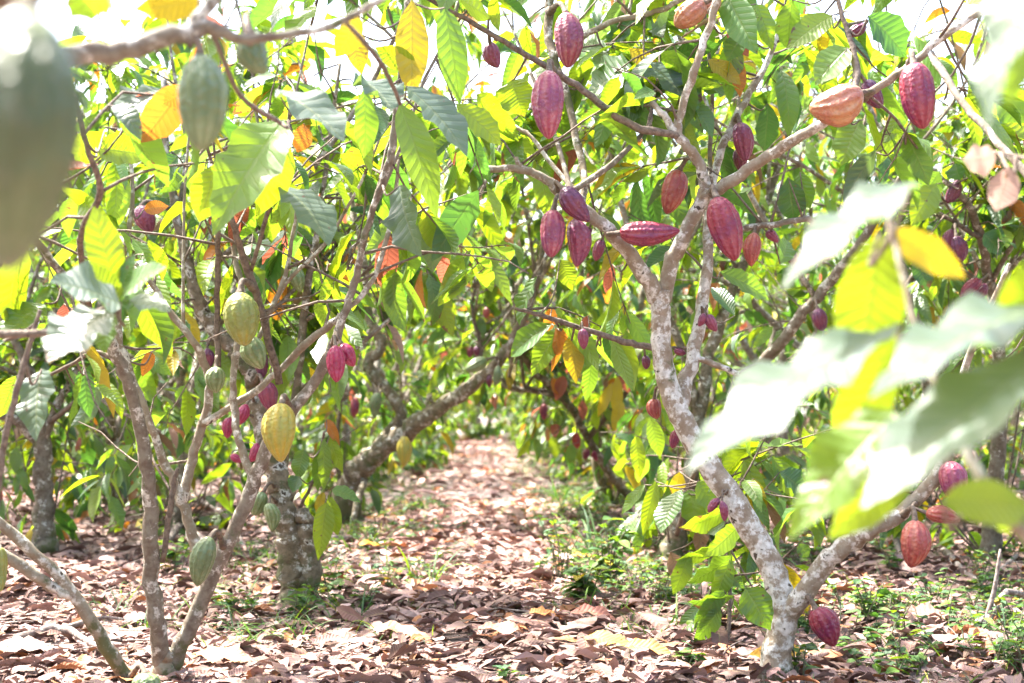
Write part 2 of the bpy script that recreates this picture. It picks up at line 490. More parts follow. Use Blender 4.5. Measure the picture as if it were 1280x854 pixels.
def make_tree(seed, H=3.0, nl=11, twigs=80, low=6, lean=.15, r0=.062, h0=None, shoots=11):
    """a free-standing cacao tree at the origin: returns its trunk, branch and crown meshes"""
    r = np.random.default_rng(seed)
    h0 = r.uniform(.45, 1.0) if h0 is None else h0
    la = r.uniform(0, 6.28)
    top = np.array([math.cos(la) * lean, math.sin(la) * lean, h0])
    tk = MB()
    tp = spline([(0, 0, -.08), (top[0] * .25, top[1] * .25, .15), (top[0] * .5 + r.normal(0, .03), top[1] * .5, h0 * .55), top], 5)
    rr = np.linspace(r0 * 1.0, r0 * .72, len(tp)); rr[:4] *= np.array([1.7, 1.4, 1.2, 1.08])
    tube(tk, tp, rr, 10, 0, .05)
    branches, segs = [], []
    nb = r.integers(3, 6); a0 = r.uniform(0, 6.28)
    for b in range(nb):
        az = a0 + b * 6.28 / nb + r.normal(0, .3); el = r.uniform(.95, 1.3)
        d = np.array([math.cos(az) * math.cos(el), math.sin(az) * math.cos(el), math.sin(el)])
        ln = (H - h0) * r.uniform(.65, .95); pts = [top - np.array([0, 0, .03])]; cur = pts[0]; dd = d
        for _ in range(5):
            dd = unit(dd + r.normal(0, .17, 3) + np.array([math.cos(az), math.sin(az), 0]) * .12)
            cur = cur + dd * ln / 5; pts.append(cur)
        pts = spline(pts, 3); mb = MB()
        tube(mb, pts, np.linspace(r0 * .6, r0 * .16, len(pts)), 7, 0, .05)
        for s in range(5):
            i = r.integers(4, len(pts) - 3); az2 = az + r.choice([-1, 1]) * r.uniform(.5, 1.2)
            dd = unit(np.array([math.cos(az2), math.sin(az2), r.uniform(.1, .9)])); cur = pts[i]; sp = [cur]
            l2 = r.uniform(.6, 1.3)
            for _ in range(4):
                dd = unit(dd + r.normal(0, .2, 3)); cur = cur + dd * l2 / 4; sp.append(cur)
            sp = np.array(sp); tube(mb, sp, np.linspace(r0 * .26, r0 * .09, 5), 5, 0, .04)
            segs.append(sp)
        segs.append(pts[3:]); segs.append(pts[7:]); branches.append(mb)
    cr = MB()
    for k in range(twigs):
        s = segs[r.integers(len(segs))]; p = s[r.integers(1, len(s))]
        d = unit(np.array([p[0], p[1], 0]) * .6 + r.normal(0, .6, 3) + np.array([0, 0, .25]))
        twig(cr, p, d, r.uniform(.35, .8), nl, r, size=(.11, .24))
    for k in range(low):
        s = tp if r.random() < .5 else branches and segs[r.integers(len(segs))]
        p = s[min(len(s) - 1, r.integers(2, 6))]
        az = r.uniform(0, 6.28)
        twig(cr, p, np.array([math.cos(az), math.sin(az), .2]), r.uniform(.5, 1.0), nl, r, sag=1.2, size=(.11, .24))
    for k in range(shoots):
        az = r.uniform(0, 6.28); ln = r.uniform(.7, 1.7); out = r.uniform(.25, .75)
        P = spline([(0, 0, 0), (math.cos(az) * out * .5, math.sin(az) * out * .5, ln * .4), (math.cos(az) * out, math.sin(az) * out, ln)], 4)
        P[1:] += r.normal(0, .02, (len(P) - 1, 3))
        tube(cr, P, np.linspace(.008, .003, len(P)), 4, 1)
        for q in range(3):
            i = r.integers(2, len(P))
            twig(cr, P[i], np.array([math.cos(az + r.normal(0, 1)), math.sin(az + r.normal(0, 1)), .3]), r.uniform(.15, .4), 6, r, size=(.13, .27))
    return tk.mesh('trunk', [M_BARK]), [b.mesh('branch', [M_BARK]) for b in branches], cr.mesh('crown', [M_LEAF, M_TWIG])


class Key:
    """a tree that the photo shows clearly: stems laid out one by one"""
    def __init__(self, bark, k=.82):
        self.k = k
        self.trunk, self.br, self.cr, self.lines, self.bark = MB(), [], MB(), [], bark
        self.base = None

    def stem(self, pts, part='branch', clear=0, sides=9, n=5, rough=.05, bark=None, flare=False):
        """pts: (px, py, depth, width px)"""
        a = np.array(pts, float)
        P = np.array([at(*q[:3]) for q in a]); rad = a[:, 3] / 2 * a[:, 2] / FPX * np.where(a[:, 3] > 12, self.k, .86)
        if self.base is None:
            P[0][2] = -.05; self.base = np.array([P[0][0], P[0][1], 0.0])
        S = spline(np.c_[P, rad], n); S[:, 3] = np.maximum(S[:, 3], .002)
        S[1:-1, :3] += rng.normal(0, 1, (len(S) - 2, 3)) * S[1:-1, 3:4] * (.05 if n > 6 else .14)
        if part == 'trunk' and pts[0][1] < 1000:                 # root flare
            up = S[:, 2] - S[0, 2]; S[:, 3] *= 1 + .55 * np.exp(-np.maximum(up, 0) / .09)
        if flare:
            S[:5, 3] *= np.array([1.55, 1.35, 1.2, 1.1, 1.04])
        if part == 'trunk': mb = self.trunk
        else:
            mb = MB(); self.br.append((part, mb, bark or self.bark))
        tube(mb, S[:, :3], S[:, 3], sides, 0, rough)
        self.lines.append(S)
        if clear:
            x, y, d = proj(S[:, :3])
            for k in range(0, len(S)):
                if -20 < x[k] < 1300 and -20 < y[k] < 860:
                    CLEAR.append((x[k], y[k], d[k], S[k, 3] * FPX / d[k] + clear))
        return S

    def near(self, px, py, depth=None):
        """closest stem point in the picture: (point, radius)"""
        best = None
        for S in self.lines:
            x, y, d = proj(S[:, :3]); e = np.hypot(x - px, y - py)
            if depth is not None: e = e + np.abs(d - depth) * 120
            k = e.argmin()
            if best is None or e[k] < best[0]: best = (e[k], S[k, :3], S[k, 3])
        return best[1], best[2]

    def grow_up(self, n, height, spread=.9, zmin=.9, rmax=.03, back=.2, region=None):
        """upper limbs beyond the stems laid out by hand"""
        pts = np.concatenate([S[3:] for S in self.lines]); pts = pts[(pts[:, 2] > zmin) & (pts[:, 3] < rmax)]
        if region is not None:
            x, y, _ = proj(pts[:, :3]); pts = pts[(x > region[0]) & (x < region[2]) & (y > region[1]) & (y < region[3])]
        made = 0
        for _ in range(n * 6):
            if made >= n: break
            q = pts[rng.integers(len(pts))]; cur = q[:3].copy(); P = [cur]
            dd = unit(np.array([rng.normal(0, spread), rng.normal(back, spread), 1.0]))
            ln = max(.5, (height * rng.uniform(.75, 1.1) - cur[2]))
            for _ in range(6):
                dd = unit(dd + rng.normal(0, .16, 3) + np.array([0, 0, .05])); cur = cur + dd * ln / 6; P.append(cur)
            P = np.array(P); made += 1
            r0 = min(q[3] * .6, .016)
            S = np.c_[P, np.linspace(r0, .004, 7)]; S = spline(S, 2)
            mb = MB(); tube(mb, S[:, :3], S[:, 3], 6, 0, .05); self.br.append(('branch', mb, M_BARK)); self.lines.append(S)

    def bare(self, n, zmin=.5, length=(.2, .6), rmax=.03):
        pts = np.concatenate([S[2:] for S in self.lines]); pts = pts[(pts[:, 2] > zmin) & (pts[:, 3] < rmax)]
        for _ in range(n):
            q = pts[rng.integers(len(pts))]; cur = q[:3].copy(); P = [cur]; dd = unit(rng.normal(0, .8, 3) + np.array([0, .25, .5]))
            ln = rng.uniform(*length)
            for _ in range(6):
                dd = unit(dd + rng.normal(0, .2, 3)); cur = cur + dd * ln / 6; P.append(cur)
            P = np.array(P)
            if is_clear(P[1:]).all(): tube(self.cr, P, np.linspace(min(.0055, q[3] * .6), .0018, 7), 5, 1, .05)

    def foliage(self, twigs, nl, zmin=.9, away=.5, mix=MIX, size=(.13, .27), rmax=1.0, length=(.3, .7), region=None, up=.25):
        pts = np.concatenate([S[2:] for S in self.lines])
        pts = pts[(pts[:, 2] > zmin) & (pts[:, 3] < rmax)]
        if region is not None:
            x, y, _ = proj(pts[:, :3]); pts = pts[(x > region[0]) & (x < region[2]) & (y > region[1]) & (y < region[3])]
        if len(pts) == 0: return
        for _ in range(twigs):
            p = pts[rng.integers(len(pts))]
            d = rng.normal(0, .7, 3) + np.array([0, away, up])
            twig(self.cr, p[:3], d, rng.uniform(*length), nl, rng, mix=mix, size=size, clear=True)

    def leaf(self, bx, by, tx, ty, w, d, pal, dt=0.0, roll=0.0, droop=.5, fold=.25, join=True, obj=None, k=1.0):
        """one leaf by its two ends (photo pixels) at depth d (tip at d+dt); w = breadth in pixels"""
        B = at(bx, by, d); T = at(tx, ty, d + dt); D = T - B; L = np.linalg.norm(D)
        fwd = unit(B - np.array([0, 0, CAMH]))
        side = unit(np.cross(D, fwd)); N = -math.cos(roll) * fwd + math.sin(roll) * side
        if N[2] < 0 and abs(roll) < 1e-6: N = N + np.array([0, 0, .0])
        D = unit(D) + unit(N) * droop * .45
        c = np.array(PAL[pal][0])[None] * k; g = np.array(PAL[pal][1])[None]
        mb = obj or self.cr
        add_leaves(mb, B, D, N, L * 1.04, w / max(.5, math.cos(roll)) * d / FPX, droop, fold, c, g, 10, 5)
        if join:
            p, r_ = self.near(bx, by, d)
            m = (p + B) / 2 + np.array([0, 0, -.03]) + rng.normal(0, .01, 3)
            tube(mb, spline([p, m, B], 4), np.linspace(.0045, .002, 9), 5, 1)

    def finish(self, label, group=None, name='cacao_tree'):
        e = tag(empty(name, self.base), label, 'tree', group)
        loc = self.base
        def put(mb, nm, mats):
            if mb.n:
                mb.build(nm, mats, None, loc); o = COL.objects[-1]; o.location = (0, 0, 0); o.parent = e
                return o
        put(self.trunk, 'trunk', [self.bark])
        for nm, mb, bk in self.br: put(mb, nm, [bk])
        put(self.cr, 'crown', [M_LEAF, M_TWIG])
        return e


# --- right front tree: pale forked trunk
T_R1 = Key(M_PALE, .74)
T_R1.stem([(968,868,4.5,52),(972,812,4.5,46),(979,768,4.5,46),(965,712,4.52,43),(925,640,4.56,43),(885,580,4.6,40),(850,520,4.62,38),
           (830,460,4.65,35),(826,400,4.66,33),(826,365,4.66,34)], 'trunk', 3, 16, 9, .012)
T_R1.stem([(979,778,4.5,40),(1010,735,4.45,35),(1045,690,4.4,33),(1085,664,4.35,32),(1135,634,4.35,26),(1172,590,4.3,21),(1192,540,4.25,17),(1200,480,4.2,13),(1226,410,4.15,9),(1262,330,4.1,6)], 'branch', 2, 12, bark=M_TAN)
T_R1.stem([(826,380,4.66,30),(800,335,4.62,27),(765,295,4.58,24),(730,262,4.55,20),(700,240,4.55,18),(678,222,4.55,15),(650,212,4.55,12),(603,212,4.55,10)], 'branch', 4, 10, bark=M_TAN)
T_R1.stem([(828,376,4.66,29),(842,325,4.66,26),(862,280,4.64,24),(876,250,4.62,24),(880,225,4.6,20),(868,195,4.58,18),(848,168,4.55,17),
           (852,140,4.55,14),(868,90,4.5,12),(880,50,4.5,11),(900,-10,4.45,10),(915,-90,4.4,8)], 'branch', 4, 10, bark=M_TAN)
T_R1.stem([(876,248,4.62,19),(915,225,4.55,20),(960,195,4.5,20),(1010,165,4.4,18),(1050,140,4.35,16),(1090,115,4.3,14),(1140,80,4.25,12),(1180,45,4.2,11),(1240,5,4.2,10),(1320,-60,4.2,8)], 'branch', 4, 10, bark=M_TAN)
T_R1.stem([(850,170,4.55,13),(832,166,4.53,13),(790,158,4.5,12),(740,121,4.45,11),(690,88,4.4,10),(640,58,4.35,9),(590,28,4.3,8),(530,-5,4.25,7),(470,-60,4.2,5)], 'branch', 3, 8, bark=M_TWIG)
T_R1.stem([(846,168,4.55,12),(832,148,4.55,11),(815,128,4.55,8)], 'branch', 2, 7)
T_R1.stem([(655,214,4.55,10),(648,205,4.55,9),(645,197,4.55,6)], 'branch', 0, 6)
T_R1.stem([(726,260,4.58,14),(730,225,4.65,13),(722,180,4.8,13),(708,118,4.9,14),(692,70,4.95,15),(685,25,5.0,16),(692,-30,5.0,14),(705,-110,5,10)], 'branch', 2, 9, bark=M_MOSS)
T_R1.stem([(692,72,4.95,11),(728,46,4.9,10),(770,26,4.85,9),(806,18,4.8,9),(841,6,4.75,8),(900,-30,4.7,7)], 'branch', 2, 8, bark=M_TAN)
T_R1.stem([(730,248,4.6,7),(700,218,4.7,6.5),(665,173,4.75,6),(630,150,4.8,5)], 'branch', 1, 6)
T_R1.stem([(1163,66,4.22,11),(1200,125,4.1,11),(1240,170,4.0,11),(1290,226,3.9,11),(1380,330,3.8,9)], 'branch', 2, 8, bark=M_TAN)
T_R1.stem([(850,512,4.66,28),(862,460,4.72,26),(876,392,4.78,22),(884,330,4.82,18),(887,272,4.88,16),(892,225,4.95,14),(906,176,5.0,12),(937,116,5.05,11),(958,80,5.1,9),(985,10,5.1,7)], 'branch', 2, 10)
T_R1.stem([(885,300,4.84,9),(929,286,4.8,9),(971,281,4.75,9),(1010,274,4.7,9),(1022,290,4.7,8),(1050,300,4.7,6)], 'branch', 2, 8, bark=M_BARK)
T_R1.stem([(868,446,4.72,9),(908,461,4.7,9),(935,472,4.7,8),(990,480,4.7,6)], 'branch', 1, 7)
T_R1.stem([(828,436,4.66,11),(790,430,4.66,10),(757,420,4.66,9),(718,408,4.66,8),(676,394,4.66,7),(644,386,4.66,5)], 'branch', 1, 7, bark=M_TWIG)
T_R1.stem([(1050,140,4.36,11),(1070,100,4.45,12),(1066,60,4.5,9),(1050,10,4.55,7),(1035,-60,4.6,5)], 'branch', 0, 7, bark=M_TWIG)
T_R1.stem([(1085,118,4.3,5),(1120,150,4.35,4.5),(1150,190,4.4,4)], 'branch', 0, 5, bark=M_TWIG)
# --- tree behind it
T_R1B = Key(M_MOSS)
T_R1B.stem([(838,716,8.2,38),(846,660,8.2,30),(862,590,8.22,24),(874,520,8.3,21),(888,440,8.4,18),(925,340,8.5,15),(960,250,8.5,11),(990,150,8.5,8)], 'trunk', 1, 10)
T_R1B.stem([(864,585,8.2,18),(905,520,8.0,16),(960,447,7.7,18),(1006,390,7.5,18),(1030,362,7.4,16),(1085,290,7.2,14),(1150,180,7,9)], 'branch', 2, 9, bark=M_BARK)
T_R1B.stem([(872,530,8.3,14),(850,430,8.3,12),(800,330,8.3,10),(770,230,8.3,8),(760,130,8.3,6)], 'branch', 0, 8)
T_R1B.stem([(845,670,8.2,9),(855,640,7.6,8),(865,600,7.2,7),(880,560,7.0,5)], 'branch', 0, 6, bark=M_TWIG)
# --- second tree along the right of the path
T_R2 = Key(M_MOSS)
T_R2.stem([(768,655,12,32),(760,630,12,24),(752,600,12,22),(746,560,12,18),(760,500,12,15),(790,430,12,12),(810,330,12,9)], 'trunk', 0, 9)
T_R2.stem([(772,640,12,18),(788,622,11.8,14),(765,598,11.6,13),(735,548,11.4,12),(712,508,11.3,12),(690,485,11.2,11),(660,455,11.1,10),(640,400,11,8),(625,330,11,6)], 'branch', 2, 8)
T_R2.stem([(704,500,11.3,9),(680,490,11.2,9),(650,487,11.1,9),(628,481,11,9)], 'branch', 1, 7, bark=M_BARK)
T_R2.stem([(735,548,11.4,9),(770,505,11.2,8),(790,480,11,6),(800,440,11,5)], 'branch', 0, 6, bark=M_TWIG)
T_R2.stem([(712,510,11.3,7),(700,450,11.3,6),(720,380,11.3,6),(735,300,11.3,5)], 'branch', 0, 6, bark=M_TWIG)
# --- tree at the right edge
T_R4 = Key(M_BARK)
T_R4.stem([(1238,708,7.9,34),(1243,640,7.85,28),(1250,520,7.7,22),(1246,400,7.5,18),(1236,345,7.4,16),(1225,290,7.2,13),(1205,250,7.0,10),(1160,207,6.9,7)], 'trunk', 1, 9)
T_R4.stem([(1228,300,7.2,9),(1205,285,7.1,7),(1180,270,7.0,5)], 'branch', 0, 6, bark=M_TWIG)
T_R4.stem([(1243,380,7.45,12),(1265,330,7.4,10),(1290,250,7.4,8),(1300,120,7.4,6)], 'branch', 0, 7)
T_R4.stem([(1214,262,7.1,7),(1222,225,7.1,6),(1240,170,7.1,5),(1260,90,7.1,4)], 'branch', 0, 6, bark=M_TWIG)

# --- left front tree: many stems
T_L1 = Key(M_TAN, .66)
T_L1.stem([(207,872,4.45,52),(206,838,4.45,44),(210,815,4.45,36)], 'trunk', 2, 12, bark=M_MOSS)
S_A = [(204,838,4.45,34),(196,770,4.4,32),(187,700,4.38,31),(190,640,4.36,29),(183,580,4.33,27),(172,520,4.3,25),(155,465,4.25,24),(138,425,4.2,21),(118,395,4.1,15),(80,345,4.0,12),(40,292,3.9,10),(10,230,3.8,8),(-20,150,3.7,6)]
T_L1.stem(S_A, 'branch', 3, 11, bark=M_BARK)
T_L1.stem([(212,838,4.45,34),(240,780,4.45,31),(270,710,4.45,29),(300,645,4.42,28),(325,580,4.4,27),(350,530,4.4,25),(385,490,4.4,21),(412,440,4.38,19),(430,395,4.36,17),
           (445,345,4.35,15),(455,300,4.33,14),(470,250,4.3,13),(487,200,4.28,12),(494,150,4.25,10),(505,60,4.2,8),(510,-40,4.2,6)], 'branch', 4, 11, bark=M_BARK)
T_L1.stem([(430,391,4.36,9),(465,352,4.4,8),(486,289,4.45,7.5),(494,250,4.5,6),(498,200,4.5,5)], 'branch', 1, 6, bark=M_TAN)
T_L1.stem([(316,600,4.42,16),(302,560,4.45,16),(293,516,4.5,15),(292,470,4.5,13),(297,430,4.52,12),(304,370,4.55,10),(290,300,4.6,8),(285,220,4.6,6)], 'branch', 2, 8)
T_L1.stem([(262,722,4.46,20),(247,688,4.5,21),(232,640,4.52,20),(220,608,4.52,18),(204,575,4.52,17),(186,525,4.5,15),(165,470,4.5,14),(148,420,4.5,12),(150,340,4.5,9),(165,260,4.5,7),(160,150,4.5,5)], 'branch', 2, 9)
T_L1.stem([(228,628,4.52,19),(239,575,4.55,19),(256,520,4.55,18),(261,470,4.55,16),(240,424,4.5,11),(211,390,4.5,10),(197,366,4.5,8),(170,330,4.5,6)], 'branch', 2, 9)
T_L1.stem([(250,533,4.55,12),(310,495,4.52,14),(345,467,4.5,13),(380,432,4.45,12),(416,404,4.4,11),(428,394,4.37,9)], 'branch', 2, 8)
T_L1.stem([(349,480,4.45,11),(331,405,4.4,12),(314,349,4.35,12),(300,310,4.3,11),(289,271,4.25,9),(265,205,4.2,6),(250,150,4.1,5)], 'branch', 2, 8, bark=M_TWIG)
T_L1.stem([(273,470,4.5,9),(271,400,4.5,9),(272,330,4.45,8.5),(272,290,4.4,8),(268,230,4.4,6)], 'branch', 2, 7, bark=M_TWIG)
T_L1.stem([(314,338,4.34,7),(338,252,4.2,7),(354,190,4.1,6),(362,140,4.0,5)], 'branch', 1, 6, bark=M_TWIG)
T_L1.stem([(335,394,4.42,7),(356,345,4.5,8),(366,296,4.5,6),(372,250,4.5,4)], 'branch', 1, 6)
T_L1.stem([(320,430,4.45,7),(356,356,4.5,7),(405,306,4.5,6),(451,229,4.5,5),(480,160,4.5,4)], 'branch', 1, 6, bark=M_TAN)
T_L1.stem([(229,405,4.5,5.5),(229,330,4.5,5),(231,235,4.5,4.5),(238,150,4.5,4)], 'branch', 1, 5, bark=M_TAN)
T_L1.stem([(203,702,4.38,9),(212,640,4.36,10),(217,605,4.36,9),(222,586,4.36,5)], 'branch', 1, 6, bark=M_TWIG)
T_L1.stem([(190,885,4.4,30),(160,850,4.35,28),(125,795,4.3,26),(75,722,4.25,23),(0,654,4.2,20),(-70,590,4.1,17),(-160,480,4,12)], 'branch', 3, 10, bark=M_TAN)
T_L1.stem([(90,745,4.26,20),(65,733,4.24,22),(0,690,4.2,22),(-80,640,4.15,20),(-200,520,4.1,14)], 'branch', 2, 10, bark=M_TAN)
T_L1.stem([(-6,640,3.2,10),(0,596,3.2,10),(4,555,3.2,10),(21,488,3.2,10),(38,430,3.2,8),(50,388,3.2,6)], 'branch', 1, 7, bark=M_TWIG)
T_L1.stem([(150,455,4.25,8),(120,440,4.25,7),(95,452,4.3,6),(60,470,4.3,5)], 'branch', 0, 5, bark=M_TWIG)
T_L1.stem([(112,388,4.1,9),(100,300,3.6,10),(125,240,3.4,10),(108,180,3.3,8),(95,120,3.2,6)], 'branch', 1, 7, bark=M_TWIG)
# --- left tree with a mossy foot
T_L2 = Key(M_MOSS)
T_L2.stem([(374,780,6.2,54),(373,735,6.2,46),(366,690,6.2,42),(354,640,6.2,37),(346,600,6.22,34),(334,560,6.25,31),(322,505,6.3,29),(314,468,6.3,26),(285,430,6.3,24),(255,395,6.3,22),(241,350,6.3,20),(225,290,6.3,15),(210,200,6.3,10),(205,100,6.3,8)], 'trunk', 1, 14, 6, .06)
T_L2.stem([(376,765,6.2,38),(386,715,6.19,36),(384,668,6.2,34),(376,640,6.2,24)], 'branch', 1, 12, bark=M_MOSS)
T_L2.stem([(348,610,6.22,15),(362,540,6.25,14),(371,478,6.3,13),(380,398,6.3,13),(387,345,6.3,12),(398,280,6.3,9),(410,190,6.3,7),(425,80,6.3,5)], 'branch', 1, 8)
T_L2.stem([(383,400,6.3,7),(410,382,6.3,6),(432,362,6.3,5),(470,330,6.3,4)], 'branch', 0, 6)
T_L2.stem([(387,345,6.3,8),(410,335,6.3,6),(440,310,6.3,5),(480,280,6.3,4)], 'branch', 0, 6)
T_L2.stem([(316,470,6.3,13),(330,400,6.3,11),(325,320,6.4,9),(340,220,6.5,7),(350,100,6.5,5)], 'branch', 0, 7)
T_L2.stem([(372,640,6.2,6),(392,600,6.1,5),(402,560,6.05,5),(405,540,6.0,4)], 'branch', 0, 5, bark=M_TWIG)
T_L2.stem([(386,680,6.2,5),(398,650,6.1,4.5),(412,622,6.05,4)], 'branch', 0, 5, bark=M_TWIG)
# --- left tree leaning over the path
T_L3 = Key(M_MOSS)
T_L3.stem([(428,672,10.7,52),(431,640,10.65,44),(442,602,10.6,40),(464,572,10.5,34),(505,541,10.4,29),(550,510,10.3,25),(595,478,10.2,22),(625,450,10.1,18),(648,410,10,14),(668,365,10,11),(680,300,10,8)], 'trunk', 3, 12, 6, .05)
T_L3.stem([(458,575,10.5,17),(480,548,10.5,20),(500,522,10.5,19),(488,492,10.5,17),(468,470,10.5,17),(460,452,10.5,17),(478,432,10.5,16),(468,412,10.5,14),(459,385,10.5,12),(456,330,10.5,10),(440,250,10.5,7),(430,140,10.5,5)], 'branch', 2, 10)
T_L3.stem([(455,600,10.5,11),(448,625,10.3,11),(442,650,10.2,9)], 'branch', 0, 7)
T_L3.stem([(436,600,10.5,8),(420,560,10.5,7),(425,500,10.5,6),(405,440,10.5,5)], 'branch', 0, 6, bark=M_TWIG)
T_L3.stem([(600,470,10.2,8),(600,430,10.2,7),(590,380,10.2,6),(600,330,10.2,5),(575,260,10.2,4)], 'branch', 0, 6, bark=M_TWIG)
# --- blotched trunk at the far left
T_L4 = Key(M_BARK)
T_L4.stem([(57,702,8.55,38),(55,660,8.6,31),(53,600,8.6,28),(51,548,8.6,26),(46,490,8.6,17),(25,440,8.6,13),(0,380,8.6,10),(-10,280,8.6,8)], 'trunk', 1, 11, 6)
T_L4.stem([(51,556,8.6,18),(20,526,8.5,17),(-30,500,8.4,14),(-90,440,8.4,10)], 'branch', 0, 8)
T_L4.stem([(53,552,8.6,15),(72,505,8.6,13),(95,465,8.6,11),(120,400,8.6,9),(135,300,8.6,7),(140,160,8.6,5)], 'branch', 0, 8)
T_L4.stem([(60,530,8.6,8),(110,495,8.3,7),(150,515,8,6),(200,540,7.8,5)], 'branch', 0, 6, bark=M_TWIG)
# --- dark stump-like trunk and a thin mossy tree behind
T_L5 = Key(M_MOSS)
T_L5.stem([(163,642,12.6,40),(160,600,12.6,33),(166,572,12.6,27),(182,520,12.6,16),(190,430,12.6,12),(180,330,12.6,9)], 'trunk', 0, 9)
T_L5.stem([(164,580,12.6,14),(140,530,12.6,11),(110,470,12.6,9),(95,380,12.6,7)], 'branch', 0, 7)
T_L6 = Key(M_MOSS)
T_L6.stem([(210,620,14.4,20),(214,570,14.4,15),(219,524,14.4,14),(229,462,14.4,12),(250,380,14.4,9),(255,280,14.4,7)], 'trunk', 0, 8)
T_L6.stem([(222,510,14.4,8),(200,450,14.4,7),(185,370,14.4,5)], 'branch', 0, 6)

# --- trees close to the camera, their trunks outside the picture
T_FL = Key(M_TAN)
T_FL.stem([(-1500,1500,1.9,150),(-1420,1100,1.9,130),(-1350,700,1.9,120)], 'trunk', 0, 12)
T_FL.stem([(-1350,720,1.9,80),(-900,330,1.95,60),(-400,140,2.0,45),(30,78,2.05,33),(150,62,2.1,33),(230,42,2.12,30),(262,32,2.14,26),(300,48,2.16,17),(370,42,2.2,13),(430,26,2.25,11),(520,-30,2.3,8)], 'branch', 0, 11, bark=M_BARK)
T_FL.stem([(225,45,2.12,18),(262,5,2.14,20),(300,-50,2.2,14)], 'branch', 0, 9, bark=M_BARK)
T_FL.stem([(-1350,700,1.9,70),(-700,-100,1.4,60),(-200,-110,1.05,55),(20,-50,1.0,45),(180,-200,1.0,35)], 'branch', 0, 10, bark=M_BARK)
T_FL.stem([(-1340,720,1.9,40),(-600,420,2.4,25),(-200,400,2.7,16),(40,420,2.75,12),(110,395,2.75,9),(140,380,2.75,6)], 'branch', 0, 7, bark=M_TWIG)
T_FL.stem([(262,30,2.14,9),(300,120,2.8,8),(345,150,3.0,7),(360,160,3.0,6)], 'branch', 0, 6, bark=M_TWIG)
T_FL.stem([(430,26,2.25,8),(470,70,2.9,8),(490,105,3.2,7),(500,130,3.3,6)], 'branch', 0, 6, bark=M_TWIG)
T_FR = Key(M_TAN)
T_FR.stem([(2300,1700,1.7,150),(2250,1200,1.7,130),(2200,800,1.7,120)], 'trunk', 0, 12)
T_FR.stem([(2200,830,1.7,70),(1800,860,1.6,50),(1480,800,1.55,34),(1280,668,1.5,22),(1225,592,1.5,18),(1180,505,1.55,14),(1145,410,1.6,10),(1116,292,1.65,8),(1112,262,1.66,5)], 'branch', 0, 10, bark=M_TAN)
T_FR.stem([(2200,820,1.7,70),(1700,200,1.4,45),(1400,-60,1.25,26),(1290,-60,1.2,16)], 'branch', 0, 9, bark=M_TAN)
T_FR.stem([(1480,800,1.55,24),(1400,600,1.45,14),(1310,470,1.4,10),(1285,440,1.4,7)], 'branch', 0, 7, bark=M_TAN)
T_FR.stem([(1700,200,1.4,16),(1450,220,2.0,12),(1300,200,2.4,8),(1240,190,2.5,5)], 'branch', 0, 6, bark=M_TWIG)

# ------------------------------------------------------------------ pods: each one a thing of its own, hanging from its stem
PT = np.array([0, .03, .09, .18, .30, .45, .60, .74, .85, .93, .975, 1.0])
PR = np.array([.10, .44, .70, .89, .985, 1.0, .96, .84, .66, .43, .24, .04])


